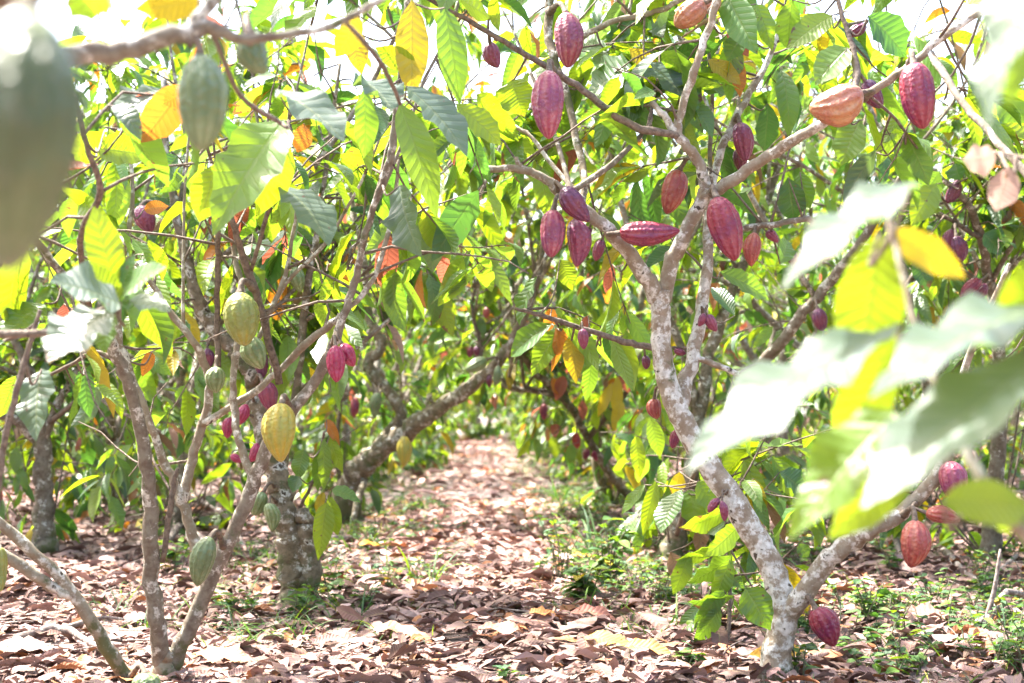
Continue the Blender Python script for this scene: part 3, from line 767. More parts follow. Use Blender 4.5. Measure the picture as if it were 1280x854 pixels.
def make_pod(tree, px, py, ln, wd, ang, depth, side, color, label, group=None, tip=0.0, stalk=True):
    """px, py: middle in the photo; ln, wd: size in photo pixels; ang: lean of the tip to the right, degrees; tip: lean of the tip away"""
    a = R(ang)
    d0 = depth
    tx, ty = px - math.sin(a) * ln / 2, py - math.cos(a) * ln / 2
    if d0 is None:
        p, r_ = tree.near(tx, ty); dd = proj(p)[2]
        d0 = float(dd) - side * (r_ * .8 + wd / 2 * dd / FPX * .6)
    m = d0 / FPX
    L, Wd = ln * m, wd * m
    C = at(px, py, d0)
    ex = np.array([1, 0, 0]); eu = np.array([0, -math.sin(PITCH), math.cos(PITCH)]); ef = np.array([0, math.cos(PITCH), math.sin(PITCH)])
    A = unit(math.sin(a) * ex - math.cos(a) * eu + tip * ef)
    L = L / max(.5, math.sqrt(1 - min(.7, (tip / math.hypot(1, tip)) ** 2)))
    X = unit(np.cross(A, ef if abs(A.dot(ef)) < .9 else ex)); Y = np.cross(A, X)
    nr, ns = 26, 60
    t = np.concatenate([[0, .012], np.linspace(.04, .96, nr - 5), [.98, .992, 1.0]])
    rad = np.interp(t, PT, PR); rad = np.convolve(np.pad(rad, 1, 'edge'), [.2, .6, .2], 'valid'); rad[-1] = .02
    rad = rad * (1 - rng.uniform(.0, .30) * np.clip((t - .45) / .5, 0, 1) ** 1.2) * (1 - rng.uniform(.0, .26) * np.clip((.34 - t) / .3, 0, 1))
    t2 = np.clip(t, 0, 1)
    ph = np.arange(ns) / ns * 2 * math.pi + rng.uniform(0, 6.28) * 0
    rot = rng.uniform(0, 6.28)
    ridge = .5 + .5 * np.cos(10 * ph); deep = .5 + .5 * np.cos(5 * ph)
    amp = .115 * np.clip(np.sin(np.pi * np.clip(t2, .03, .97)) * 1.4, 0, 1)
    ridge_n = ridge ** .8
    fac = 1 - amp[:, None] * (1 - ridge_n[None]) * (.75 + .5 * deep[None])
    fac = fac * (1 + .012 * rng.normal(0, 1, (len(t), ns)))
    rr = rad[:, None] * fac * Wd / 2 * 1.03
    bend = rng.normal(0, .045) * L * np.sin(np.pi * t2); bend2 = rng.normal(0, .045) * L * np.sin(np.pi * t2)
    pos = ((t2 - .5) * L)[:, None, None] * A + (bend[:, None, None] * X + bend2[:, None, None] * Y)
    V = pos + rr[..., None] * (np.cos(ph + rot)[None, :, None] * X + np.sin(ph + rot)[None, :, None] * Y)
    n = len(t); q = []
    j = np.arange(ns); k = (j + 1) % ns
    for i in range(n - 1):
        q.append(np.stack([i * ns + j, i * ns + k, (i + 1) * ns + k, (i + 1) * ns + j], 1))
    mb = MB()
    uv = np.stack([np.tile(ridge_n, (n, 1)) * .8 + .2 * (1 - np.sin(np.pi * t2))[:, None], np.repeat(t2[:, None], ns, 1)], -1).reshape(-1, 2)
    tri = np.vstack([np.stack([k, j, np.full(ns, n * ns)], 1), np.stack([(n - 1) * ns + j, (n - 1) * ns + k, np.full(ns, n * ns + 1)], 1)])
    V = np.vstack([V.reshape(-1, 3), pos[0, 0], pos[-1, 0]])
    mb.add(V, np.concatenate(q), tri, uv=np.vstack([uv, [[1, 0]], [[1, 1]]]))
    o = mb.build('cacao_pod', [POD[color]]); o.location = C
    tag(o, label, 'cacao pod', group or 'cacao pods hanging in the trees')
    top = pos[0, 0] + A * .004
    if stalk:
        p, r_ = tree.near(tx, ty, d0)
        v = p - (C + top)
        dist = np.linalg.norm(v)
        end = v * max(0.0, (dist - r_ * .6)) / max(dist, 1e-6) + top
        mid = top - A * min(.04, dist * .5) * .8 + (end - top) * .35
        sr = np.clip(Wd * .10, .0035, .0095)
        sb = MB(); tube(sb, spline([top + A * .006, mid, end], 6), sr * np.array([1.6, 1.25, 1.05, .95, .9, .9, .9, .92, .95, 1.0, 1.15, 1.5, 2.0]), 8, 0, .08)
        so = sb.build('stalk', [M_TWIG], o)
    CLEAR.append((px, py, d0, max(ln, wd) * .5 + (9 if d0 < 5.5 else 3)))
    CLEAR.append((px + math.sin(a) * ln * .3, py + math.cos(a) * ln * .3, d0, wd * .5))
    return o


PODS = [
 # right front tree
 (T_R1, 709, 50, 70, 37, 2, 4.75, 1, 'rose', 'dusty pink pod hanging in front of the upright mossy branch, top centre'),
 (T_R1, 686, 131, 86, 41, 0, 4.30, 1, 'rose', 'large purple pink pod hanging straight down below the long thin branch'),
 (T_R1, 617, 69, 34, 22, 18, 4.6, 1, 'purple', 'small violet pod left of the large pods under the thin branch'),
 (T_R1, 862, 18, 48, 32, -50, 4.6, 1, 'orange', 'tan orange pod tilted beside the rising thin stem at the top edge'),
 (T_R1, 886, 4, 34, 26, -55, 4.7, -1, 'orange', 'tan orange pod cut by the top edge, behind the rising stem'),
 (T_R1, 1045, 127, 70, 50, -72, 4.2, 1, 'orange', 'fat orange tan pod lying sideways on the slanting upper branch'),
 (T_R1, 1148, 120, 84, 42, 8, 4.15, 1, 'maroon', 'glossy maroon pod hanging below the end of the upper right branch'),
 (T_R1, 1092, 118, 40, 24, 30, 4.5, -1, 'plum', 'dark plum pod half hidden behind the fat orange pod'),
 (T_R1, 1071, 38, 26, 16, -60, 4.7, -1, 'plum', 'dark little pod among the leaves above the fat orange pod'),
 (T_R1, 928, 178, 50, 26, 8, 4.95, 1, 'purple', 'mottled purple and tan pod hanging beside the withered bark strips'),
 (T_R1, 925, 200, 30, 18, 5, 5.1, -1, 'plum', 'dark pod tucked under the mottled purple and tan pod'),
 (T_R1, 841, 240, 58, 31, -16, 4.75, -1, 'redbrown', 'brownish red pod leaning left just left of the main fork bend'),
 (T_R1, 907, 286, 84, 42, 17, 4.45, 1, 'maroon', 'big maroon pod with pale furrows below the fork of the slanting branch'),
 (T_R1, 812, 290, 76, 31, 92, 4.5, 1, 'maroon', 'maroon pod lying level between the two arms of the fork'),
 (T_R1, 720, 256, 54, 29, 38, 4.42, 1, 'plum', 'dark purple pod lying diagonally on the left arm, topmost of the trio'),
 (T_R1, 690, 292, 60, 31, -2, 4.45, 1, 'rose', 'rosy red pod hanging leftmost of the trio under the left arm'),
 (T_R1, 720, 304, 60, 30, 2, 4.5, 1, 'purple', 'purple pod hanging beside the rosy one under the left arm'),
 (T_R1, 748, 313, 28, 14, -15, 4.75, -1, 'purple', 'slender violet pod behind the left arm of the fork'),
 (T_R1, 734, 293, 20, 12, -20, 4.8, -1, 'plum', 'tiny violet pod peeking out between the trio and the left arm'),
 (T_R1, 941, 312, 43, 23, -6, 4.75, 1, 'redbrown', 'brick red pod under the thin level branch, beside the big maroon pod'),
 (T_R1, 965, 296, 20, 12, 48, 4.8, -1, 'purple', 'tiny purple pod under the thin level branch'),
 (T_R1, 890, 404, 24, 14, 28, 4.7, 1, 'purple', 'young violet pod on the pale upright stem, right one of two'),
 (T_R1, 877, 400, 18, 11, -25, 4.7, 1, 'purple', 'young violet pod on the pale upright stem, left one of two'),
 (T_R1, 729, 424, 26, 14, 3, 4.6, 1, 'purple', 'small violet pod under the pinkish side branch left of the trunk'),
 (T_R1, 807, 453, 18, 11, 6, 4.75, -1, 'plum', 'small dark pod left of the trunk below the pinkish side branch'),
 (T_R1, 850, 440, 16, 9, 70, 4.75, -1, 'purple', 'tiny purple pod in the crotch right of the pale trunk'),
 (T_R1, 819, 511, 26, 19, 10, 4.75, -1, 'redbrown', 'dull red pod peeking out left of the leaning pale trunk'),
 (T_R1, 843, 549, 24, 13, -12, 4.75, -1, 'maroon', 'dark red pod half behind the leaning pale trunk, lower one'),
 (T_R1, 939, 461, 34, 11, -68, 4.6, 1, 'plum', 'slim purple pod at the end of the short side branch behind white leaf'),
 (T_R1, 892, 632, 22, 11, -38, 4.5, 1, 'purple', 'small shrivelled violet pod on the white trunk, left one of two'),
 (T_R1, 904, 639, 26, 11, 8, 4.48, 1, 'purple', 'small shrivelled violet pod on the white trunk, right one of two'),
 (T_R1, 1142, 680, 60, 37, -6, 4.2, 1, 'redbrown', 'brick red pod hanging below the low right branch, under the big blurred leaf'),
 (T_R1, 1179, 646, 44, 22, 78, 4.25, 1, 'redbrown', 'red pod lying level right of the hanging brick red pod'),
 (T_R1, 1190, 601, 50, 34, 8, 4.25, 1, 'rose', 'pinkish red pod uppermost of the group behind the big blurred leaf'),
 (T_R1, 1031, 784, 54, 36, 26, 4.4, 1, 'maroon', 'plump maroon pod hanging low beside the foot of the forked trunk'),
 # tree at the right edge
 (T_R4, 1191, 240, 32, 17, -28, 6.95, 1, 'plum', 'dark plum pod below the arching stem at the right, uppermost there'),
 (T_R4, 1198, 312, 34, 20, 10, 6.95, 1, 'plum', 'dark violet pod front one of the pair on the right edge tree'),
 (T_R4, 1187, 302, 32, 18, -10, 7.05, 1, 'purple', 'dark violet pod rear left one of the pair on the right edge tree'),
 (T_R4, 1213, 361, 34, 16, -50, 7.1, 1, 'maroon', 'slanting maroon pod low on the right edge tree'),
 (T_R4, 1224, 366, 28, 15, -40, 7.2, 1, 'plum', 'slanting plum pod behind the slanting maroon one'),
 # tree behind
 (T_R1B, 1025, 400, 30, 18, 14, 7.3, 1, 'plum', 'dark violet pod below the thick mottled branch behind the white leaf'),
 (T_R2, 729, 465, 9, 6, 10, 10.9, 1, 'plum', 'minute dark pod on the shoot in the middle distance'),
 (T_R2, 680, 515, 20, 11, 0, 10.8, 1, 'maroon', 'dark red pod under the low branch right of the path'),
 (T_R2, 721, 551, 20, 11, 5, 11.0, 1, 'red', 'bright red pod low beside the slanting stem right of the path'),
 (T_R2, 733, 568, 16, 9, -12, 11.3, 1, 'maroon', 'dark red pod just below the bright red pod right of the path'),
 (T_R2, 744, 570, 14, 8, 20, 11.4, 1, 'magenta', 'small crimson pod rightmost of three beside the slanting stem'),
 # left front tree
 (T_L1, 302, 399, 68, 44, 6, 4.25, 1, 'olive', 'fat yellowish green pod hanging in front of a brown upright stem'),
 (T_L1, 319, 441, 44, 32, 24, 4.35, 1, 'green', 'striped pale green pod below the fat yellowish green one'),
 (T_L1, 270, 475, 33, 25, 0, 4.4, 1, 'green', 'small round green pod at the foot of the thin brown stem'),
 (T_L1, 351, 541, 74, 42, 0, 4.2, 1, 'yellow', 'ripe yellow pod hanging from the long slanting stem'),
 (T_L1, 254, 702, 64, 31, -14, 4.3, 1, 'sage', 'dark green pod pressed against the slanting stem above the leaf litter'),
 (T_L1, 182, 858, 34, 36, 0, 4.15, 1, 'green', 'green pod at the very foot of the front left tree, cut by the lower edge'),
 (T_L1, 0, 712, 56, 22, 0, 4.0, 1, 'olive', 'greenish yellow pod cut off by the left edge'),
 (T_L1, 420, 455, 46, 23, 2, 4.22, 1, 'magenta', 'bright magenta pod hanging in the middle of the left trees, longer of two'),
 (T_L1, 435, 444, 32, 21, 28, 4.27, 1, 'magenta', 'bright magenta pod, shorter one behind the longer magenta pod'),
 # left tree with mossy foot
 (T_L2, 334, 495, 38, 25, 14, 6.1, 1, 'purple', 'big violet pod on the mossy left trunk behind the yellow pod'),
 (T_L2, 326, 453, 40, 18, 8, 6.2, 1, 'plum', 'dark violet pod behind the striped pale green pod'),
 (T_L2, 261, 447, 24, 13, 14, 6.2, 1, 'plum', 'dark violet pod left of the thin brown stem'),
 (T_L2, 302, 519, 30, 16, -25, 6.1, 1, 'magenta', 'crimson pod on the mossy left trunk, upper one of the cluster'),
 (T_L2, 285, 535, 26, 14, -5, 6.15, 1, 'magenta', 'crimson pod hanging leftmost of the cluster on the mossy trunk'),
 (T_L2, 317, 566, 26, 15, -25, 6.1, 1, 'magenta', 'dark crimson pod lowest right of the cluster on the mossy trunk'),
 (T_L2, 296, 573, 18, 10, 65, 6.1, 1, 'magenta', 'small crimson pod lowest left of the cluster on the mossy trunk'),
 (T_L2, 323, 630, 32, 22, -20, 6.05, 1, 'green', 'pale green pod low on the mossy trunk, left one of a pair'),
 (T_L2, 338, 647, 36, 19, 8, 6.0, 1, 'green', 'pale green pod low on the mossy trunk, right one of a pair'),
 (T_L2, 372, 350, 32, 20, 14, 6.2, 1, 'green', 'pale green pod high beside the grey upright branch on the left'),
 (T_L2, 181, 275, 38, 26, 25, 6.1, 1, 'purple', 'greyish purple pod among backlit leaves at the upper left'),
 # leaning tree
 (T_L3, 595, 456, 30, 17, -62, 9.9, 1, 'green', 'pale green pod lying on the trunk leaning over the path'),
 (T_L3, 621, 470, 26, 11, -8, 9.9, 1, 'sage', 'slim green pod hanging near the upper end of the leaning trunk'),
 (T_L3, 505, 564, 38, 19, 0, 10.2, 1, 'yellow', 'yellow green pod hanging below the leaning trunk'),
 (T_L3, 470, 507, 33, 15, -6, 10.2, 1, 'sage', 'grey green pod hanging left of the mossy upright branch'),
 (T_L3, 443, 510, 26, 11, -4, 10.3, 1, 'maroon', 'dark red pod left of the grey green pod in the middle distance'),
 (T_L3, 588, 440, 14, 9, -8, 10.3, 1, 'maroon', 'small dark red pod above the leaning trunk, left one of two'),
 (T_L3, 596, 439, 13, 9, 8, 10.2, 1, 'plum', 'small dark red pod above the leaning trunk, right one of two'),
 (T_L3, 612, 477, 16, 8, 0, 10.1, 1, 'plum', 'small dark pod between the two green pods on the leaning trunk'),
 (T_L3, 608, 391, 14, 9, 0, 10.1, 1, 'redbrown', 'small brown pod high over the path'),
 # trees close to the camera
 (T_FL, 252, 128, 122, 62, 0, 2.12, 1, 'sage', 'green pod hanging from the thick lichen branch at the upper left'),
 (T_FL, 322, 66, 56, 40, 16, 2.35, 1, 'sage', 'green pod partly hidden behind the thick lichen branch, right of the hanging one'),
 (T_FL, 22, 178, 330, 150, -5, .80, 1, 'dark', 'huge out of focus green pod at the upper left edge'),
 (T_FL, 5, -28, 120, 120, 0, 1.05, 1, 'brown', 'blurred brown pod filling the upper left corner'),
]
for P_ in PODS: make_pod(*P_)

# ------------------------------------------------------------------ leaves that stand out in the photo, then the rest of each crown
# tree, base x, base y, tip x, tip y, breadth, depth, colour, tip further by, roll, droop
HERO = [
 (T_R1, 790, 84, 733, 122, 42, 4.7, 'mid', .1, -.9, .4), (T_R1, 822, 98, 783, 152, 44, 4.75, 'deep', .1, -.8, .4),
 (T_R1, 805, 78, 852, 118, 46, 4.75, 'silver', -.1, .9, .5), (T_R1, 850, 92, 905, 118, 34, 4.8, 'mid', .1, .8, .5),
 (T_R1, 855, 118, 878, 165, 30, 4.8, 'mid', 0, .5, .6), (T_R1, 760, 60, 700, 62, 26, 4.9, 'mid', .1, -.9, .5),
 (T_R1, 730, 98, 700, 150, 26, 5.0, 'light', .1, 0, .5), (T_R1, 800, 15, 760, 60, 26, 5.0, 'deep', .1, -.5, .5),
 (T_R1, 960, 130, 955, 188, 30, 5.0, 'deep', .05, .3, .3), (T_R1, 985, 222, 992, 276, 36, 4.7, 'deep', .05, .2, .3),
 (T_R1, 1000, 215, 1012, 260, 26, 4.75, 'mid', 0, -.2, .3), (T_R1, 975, 330, 985, 300, 26, 5.2, 'mid', .1, -.3, .5),
 (T_R1, 1075, 150, 1052, 205, 40, 4.5, 'light', 0, -.3, .4), (T_R1, 1130, 165, 1160, 230, 36, 4.4, 'mid', 0, .4, .4),
 (T_R1, 1095, 190, 1060, 255, 28, 4.6, 'deep', 0, -.4, .4), (T_R1, 1175, 110, 1140, 45, 36, 4.5, 'mid', .15, .5, .5),
 (T_R1, 1060, 60, 1020, 105, 40, 4.5, 'light', 0, -.5, .5), (T_R1, 1085, 20, 1130, 70, 44, 4.5, 'deep', .05, .6, .5),
 (T_R1, 1040, 20, 985, 60, 34, 4.6, 'lime', 0, -.5, .5), (T_R1, 990, 0, 985, 60, 34, 4.6, 'mid', .1, -.2, .5),
 (T_R1, 930, 40, 910, 75, 28, 4.8, 'mid', 0, -.3, .5), (T_R1, 945, 5, 965, 62, 26, 4.8, 'light', 0, .3, .5),
 (T_R1, 910, 35, 935, 70, 22, 4.9, 'red', 0, .3, .5), (T_R1, 885, 75, 925, 105, 22, 4.85, 'yellow', 0, .5, .5),
 (T_R1, 920, 70, 925, 120, 20, 4.9, 'orange', 0, .2, .5), (T_R1, 805, 100, 770, 95, 24, 4.9, 'light', .1, -.6, .5),
 (T_R1, 900, 340, 960, 375, 26, 5.0, 'mid', .1, .6, .5), (T_R1, 918, 395, 890, 360, 22, 5.2, 'deep', .1, -.5, .5),
 (T_R1, 640, 100, 655, 145, 48, 4.6, 'lime', 0, -.3, .5), (T_R1, 596, 118, 630, 165, 34, 4.6, 'lime', .1, .5, .5),
 (T_R1, 745, 425, 720, 470, 30, 4.85, 'mid', .1, -.5, .5), (T_R1, 715, 420, 720, 478, 28, 4.9, 'yellow', 0, 0, .4),
 (T_R1, 690, 405, 640, 445, 30, 4.9, 'mid', .1, -.6, .5), (T_R1, 700, 410, 665, 470, 28, 5.0, 'light', 0, -.3, .5),
 (T_R1, 740, 440, 732, 500, 20, 5.1, 'mid', 0, .3, .5), (T_R1, 672, 345, 650, 405, 18, 4.8, 'mid', 0, -1.0, .5),
 (T_R1, 700, 325, 715, 362, 26, 5.0, 'lime', 0, .3, .5), (T_R1, 735, 395, 725, 415, 12, 4.8, 'red', 0, .3, .5),
 (T_R1, 765, 330, 757, 365, 15, 5.2, 'red', 0, .3, .5), (T_R1, 690, 385, 683, 415, 18, 5.0, 'orange', 0, .3, .5),
 (T_L1, 355, 150, 268, 288, 76, 3.5, 'light', -.1, -.45, .4), (T_L1, 350, 170, 322, 268, 50, 3.55, 'lime', 0, .5, .4), (T_L1, 352, 232, 412, 302, 48, 3.6, 'silver', -.1, .9, .6),
 (T_L1, 270, 205, 250, 275, 46, 3.6, 'lime', 0, .1, .4), (T_L1, 345, 112, 428, 172, 46, 3.3, 'silver', -.1, .9, .4),
 (T_L1, 205, 112, 150, 150, 44, 3.6, 'silver', -.1, -.8, .4), (T_L1, 232, 105, 178, 176, 50, 3.4, 'orange', .05, .1, .4),
 (T_L1, 240, 110, 205, 130, 30, 3.3, 'orange', .05, .1, .4), (T_L1, 222, 195, 195, 235, 30, 4.0, 'deep', .05, -.6, .4),
 (T_L1, 120, 185, 192, 196, 40, 3.8, 'lime', .05, .3, .5), (T_L1, 130, 165, 95, 200, 40, 3.9, 'lime', .05, .1, .5),
 (T_L1, 500, 130, 545, 268, 44, 3.9, 'light', -.05, .3, .3), (T_L1, 508, 108, 582, 192, 40, 3.7, 'silver', -.05, 1.0, .4),
 (T_L1, 515, 0, 514, 118, 44, 3.8, 'yellow', 0, .05, .3), (T_L1, 556, 10, 574, 128, 40, 3.9, 'mid', 0, .1, .3),
 (T_L1, 500, 232, 524, 318, 46, 4.1, 'silver', -.1, -.7, .4), (T_L1, 450, 98, 490, 135, 44, 3.6, 'silver', -.1, .9, .4),
 (T_L1, 455, 110, 455, 195, 32, 3.7, 'mid', 0, .3, .4), (T_L1, 435, 35, 452, 92, 32, 3.8, 'yellow', 0, .3, .4),
 (T_L1, 570, 130, 625, 180, 34, 4.3, 'lime', 0, .4, .5), (T_L1, 380, 155, 372, 190, 26, 3.9, 'orange', 0, .4, .5),
 (T_L1, 448, 20, 420, 70, 34, 3.7, 'yellow', 0, .4, .5), (T_L1, 520, 80, 470, 60, 30, 3.8, 'lime', 0, .4, .5),
 (T_L1, 52, 462, 44, 548, 44, 3.3, 'silver', -.1, -.6, .35), (T_L1, 105, 458, 112, 520, 26, 4.4, 'deep', 0, -.3, .4),
 (T_L1, 60, 470, 35, 520, 18, 4.0, 'yellow', 0, 0, .4), (T_L1, 55, 380, 8, 420, 40, 3.9, 'mid', -.1, -.9, .4),
 (T_L1, 190, 440, 178, 470, 16, 4.6, 'orange', 0, 0, .4), (T_L1, 20, 470, 0, 520, 30, 4.2, 'light', 0, 0, .4),
 (T_L1, 180, 262, 210, 258, 18, 4.5, 'orange', 0, .3, .4), (T_L1, 80, 380, 85, 412, 26, 4.6, 'red', 0, .3, .4),
 (T_L1, 505, 300, 500, 330, 26, 4.8, 'mid', 0, .3, .4), (T_L1, 410, 330, 436, 352, 13, 4.6, 'orange', 0, .4, .4),
 (T_L2, 402, 556, 397, 612, 20, 6.05, 'mid', 0, .1, .3), (T_L2, 405, 548, 404, 610, 18, 6.0, 'light', 0, .4, .3),
 (T_L2, 412, 545, 428, 590, 16, 6.1, 'lime', 0, -.2, .3), (T_L2, 380, 562, 372, 600, 22, 6.0, 'mid', 0, -.3, .3),
 (T_L2, 374, 596, 366, 615, 20, 5.95, 'deep', 0, -.6, .3), (T_L2, 408, 628, 398, 698, 27, 5.9, 'lime', 0, .1, .25),
 (T_L2, 412, 618, 422, 668, 22, 5.95, 'lime', 0, -.2, .3), (T_L2, 405, 615, 395, 640, 12, 6.0, 'yellow', 0, 0, .3),
 (T_L2, 408, 524, 424, 556, 14, 6.1, 'orange', 0, 0, .3), (T_L2, 415, 612, 450, 628, 16, 5.9, 'mid', 0, .8, .5),
 (T_L2, 352, 345, 340, 410, 26, 6.6, 'orange', 0, 0, .3), (T_L2, 365, 352, 372, 382, 20, 6.6, 'dry', 0, 0, .3),
 (T_R2, 705, 470, 695, 500, 17, 10.6, 'red', 0, 0, .3), (T_R2, 690, 472, 700, 495, 14, 10.6, 'orange', 0, .4, .3),
 (T_R2, 728, 500, 729, 525, 12, 10.7, 'red', 0, 0, .3), (T_R2, 780, 462, 785, 490, 20, 10.5, 'red', 0, 0, .3),
 (T_R2, 805, 524, 800, 545, 9, 9.0, 'orange', 0, 0, .3), (T_R2, 772, 470, 770, 520, 16, 10.2, 'yellow', 0, 0, .3),
 (T_R2, 765, 478, 748, 520, 14, 10.2, 'yellow', 0, 0, .3), (T_R2, 776, 500, 768, 545, 17, 10.0, 'yellow', 0, 0, .3),
 (T_R2, 715, 555, 712, 580, 14, 10.6, 'mid', 0, 0, .3), (T_R2, 690, 545, 695, 572, 14, 10.6, 'lime', 0, 0, .3),
 (T_R1B, 795, 545, 800, 596, 20, 6.6, 'lime', 0, 0, .3), (T_R1B, 812, 520, 825, 570, 22, 6.6, 'light', 0, .2, .3),
 (T_R1B, 862, 612, 872, 682, 36, 5.6, 'light', -.1, .5, .35), (T_R1B, 852, 612, 826, 664, 30, 5.6, 'mid', -.1, -.7, .4),
 (T_R1B, 820, 602, 804, 668, 20, 5.8, 'lime', 0, 0, .4), (T_R1B, 806, 606, 778, 642, 14, 5.9, 'light', 0, -.5, .4),
 (T_R1B, 900, 612, 880, 640, 26, 5.6, 'mid', 0, .4, .4), (T_R1B, 850, 590, 842, 620, 20, 5.8, 'yellow', 0, .4, .4),
 (T_R1B, 905, 560, 930, 620, 28, 5.6, 'light', 0, .3, .4), (T_R1B, 930, 575, 955, 640, 26, 5.5, 'lime', 0, .2, .4),
 (T_R1B, 975, 590, 1002, 615, 28, 5.4, 'deep', 0, .9, .5), (T_R1B, 965, 570, 990, 620, 28, 5.5, 'light', 0, .4, .5),
 (T_R1B, 942, 598, 950, 660, 24, 5.4, 'yellow', 0, .2, .4), (T_R1B, 888, 560, 880, 610, 24, 5.8, 'mid', 0, .2, .4),
 (T_R1B, 900, 680, 846, 700, 16, 5.2, 'light', 0, .9, .5), (T_R1B, 915, 695, 860, 728, 24, 5.1, 'mid', 0, .8, .5),
 (T_R1B, 918, 745, 862, 752, 16, 5.0, 'mid', 0, .9, .4), (T_R1B, 905, 715, 930, 735, 18, 5.1, 'mid', 0, .4, .4),
 (T_R1B, 905, 738, 868, 778, 22, 5.0, 'mid', 0, .4, .4), (T_R1B, 884, 668, 905, 652, 22, 5.3, 'mid', 0, .4, .4),
 (T_R1B, 838, 690, 852, 730, 24, 5.6, 'dry', 0, .2, .4), (T_R1B, 880, 650, 872, 690, 20, 5.5, 'dry', 0, .2, .4),
 (T_R1B, 998, 680, 1010, 696, 18, 5.0, 'mid', 0, .1, .4),
 (T_R1B, 905, 640, 852, 660, 26, 5.3, 'light', -.1, .6, .4), (T_R1B, 925, 655, 884, 694, 28, 5.1, 'light', -.1, .4, .4),
 (T_R1B, 862, 690, 842, 742, 24, 5.2, 'light', 0, .2, .4), (T_R1B, 900, 760, 868, 802, 24, 5.0, 'mid', 0, .5, .4),
 (T_R1B, 872, 602, 902, 652, 30, 5.4, 'light', 0, .4, .4), (T_R1B, 912, 700, 892, 752, 26, 5.05, 'light', 0, .3, .4),
 (T_R4, 1230, 292, 1250, 318, 30, 6.8, 'deep', 0, .8, .5), (T_R4, 1170, 230, 1140, 280, 34, 6.6, 'lime', 0, 0, .4),
 (T_R4, 1175, 215, 1150, 245, 34, 6.7, 'mid', 0, .3, .4), (T_R4, 1145, 320, 1160, 365, 24, 6.8, 'deep', 0, .3, .4),
 (T_R4, 1200, 225, 1195, 205, 24, 6.7, 'deep', 0, .9, .4), (T_R4, 1250, 100, 1275, 175, 40, 6.6, 'mid', 0, .2, .4),
]
T_R1B.stem([(905,850,4.95,7),(910,790,5.0,6),(912,740,5.05,6),(908,690,5.2,5),(895,640,5.5,4),(888,600,5.6,3)], 'shoot', 0, 6, bark=M_TWIG)
T_R1B.lines[-1][0, 2] = 0
for h in HERO:
    t_, bx, by, tx, ty, w_, d_, pal, dt, roll, dr = h
    t_.leaf(bx, by, tx, ty, w_, d_, pal, dt, roll, dr, rng.uniform(.1, .35))
T_R1.leaf(932, 735, 962, 786, 42, 4.42, 'mid', 0, .15, .3, .12)

# big soft leaves close to the camera, each a part of its own
def near_leaves(tree, rows):
    for bx, by, tx, ty, w_, d_, pal, dt, roll, dr in rows:
        mb = MB(); tree.leaf(bx, by, tx, ty, w_, d_, pal, dt, roll, dr, .18, True, mb)
        tree.br.append(('leaf', mb, None))
near_leaves(T_FR, [
 (1142, 228, 982, 352, 56, 1.62, 'silver', -.10, -.9, .35), (1100, 292, 1072, 470, 88, 1.68, 'lime', .02, .15, .25),
 (1112, 290, 1204, 346, 44, 1.66, 'yellow', .03, .3, .4), (1125, 405, 866, 578, 78, 1.54, 'silver', -.12, -.85, .30),
 (1120, 420, 1050, 560, 70, 1.60, 'lime', .05, .1, .4), (1325, 378, 1095, 484, 74, 1.46, 'silver', -.10, -.9, .4),
 (1330, 432, 1085, 622, 98, 1.40, 'silver', -.08, -.75, .3), (1120, 515, 990, 668, 84, 1.52, 'light', -.02, -.5, .45),
 (1150, 560, 1040, 670, 60, 1.55, 'lime', .02, .1, .4), (1178, 625, 1290, 640, 60, 1.46, 'lime', .03, .3, .5),
 (1225, 600, 1262, 665, 34, 1.5, 'lime', .03, .2, .4), (1310, -70, 1232, 155, 62, 1.2, 'silver', -.03, -.9, .3),
 (1300, -40, 1262, 130, 70, 1.25, 'light', .02, -.3, .3), (1245, 196, 1205, 200, 40, 2.4, 'blush', .02, .5, .3),
 (1262, 208, 1245, 262, 40, 2.4, 'blush', .02, .3, .3), (1320, 330, 1245, 400, 60, 1.45, 'lime', .03, .1, .4)])
near_leaves(T_FL, [
 (150, 380, 65, 352, 48, 2.65, 'silver', -.08, -1.1, .3), (140, 388, 62, 450, 58, 2.62, 'silver', -.08, -.95, .3),
 (150, 372, 205, 335, 30, 2.7, 'mid', -.05, 1.1, .3), (148, 370, 118, 262, 46, 2.75, 'lime', .0, .1, .3),
 (150, 378, 212, 388, 26, 2.7, 'deep', -.05, 1.0, .3), (152, 380, 110, 330, 36, 2.7, 'lime', 0, .2, .3),
 (150, 378, 168, 320, 30, 2.75, 'deep', -.02, 1.0, .3), (140, 382, 130, 440, 30, 2.65, 'mid', -.02, -.8, .3),
 (250, 0, 170, 12, 40, 2.3, 'yellow', .05, .3, .3), (130, -20, 90, 20, 50, 2.2, 'light', .05, .3, .3)])


def strip_none(tree):
    """near leaves take the leaf material; the rest keep their bark"""
    tree.br = [(n_, m_, b_) for n_, m_, b_ in tree.br]

_fin = Key.finish
def finish(self, label, group=None, name='cacao_tree'):
    e = tag(empty(name, self.base), label, 'tree', group)
    def put(mb, nm, mats):
        if mb.n:
            mb.v = [v - np.asarray(self.base, np.float32) for v in mb.v]
            mb.build(nm, mats, e)
    put(self.trunk, 'trunk', [self.bark])
    for nm, mb, bk in self.br: put(mb, nm, [M_LEAF, M_TWIG] if bk is None else [bk])
    put(self.cr, 'crown', [M_LEAF, M_TWIG])
    return e
Key.finish = finish

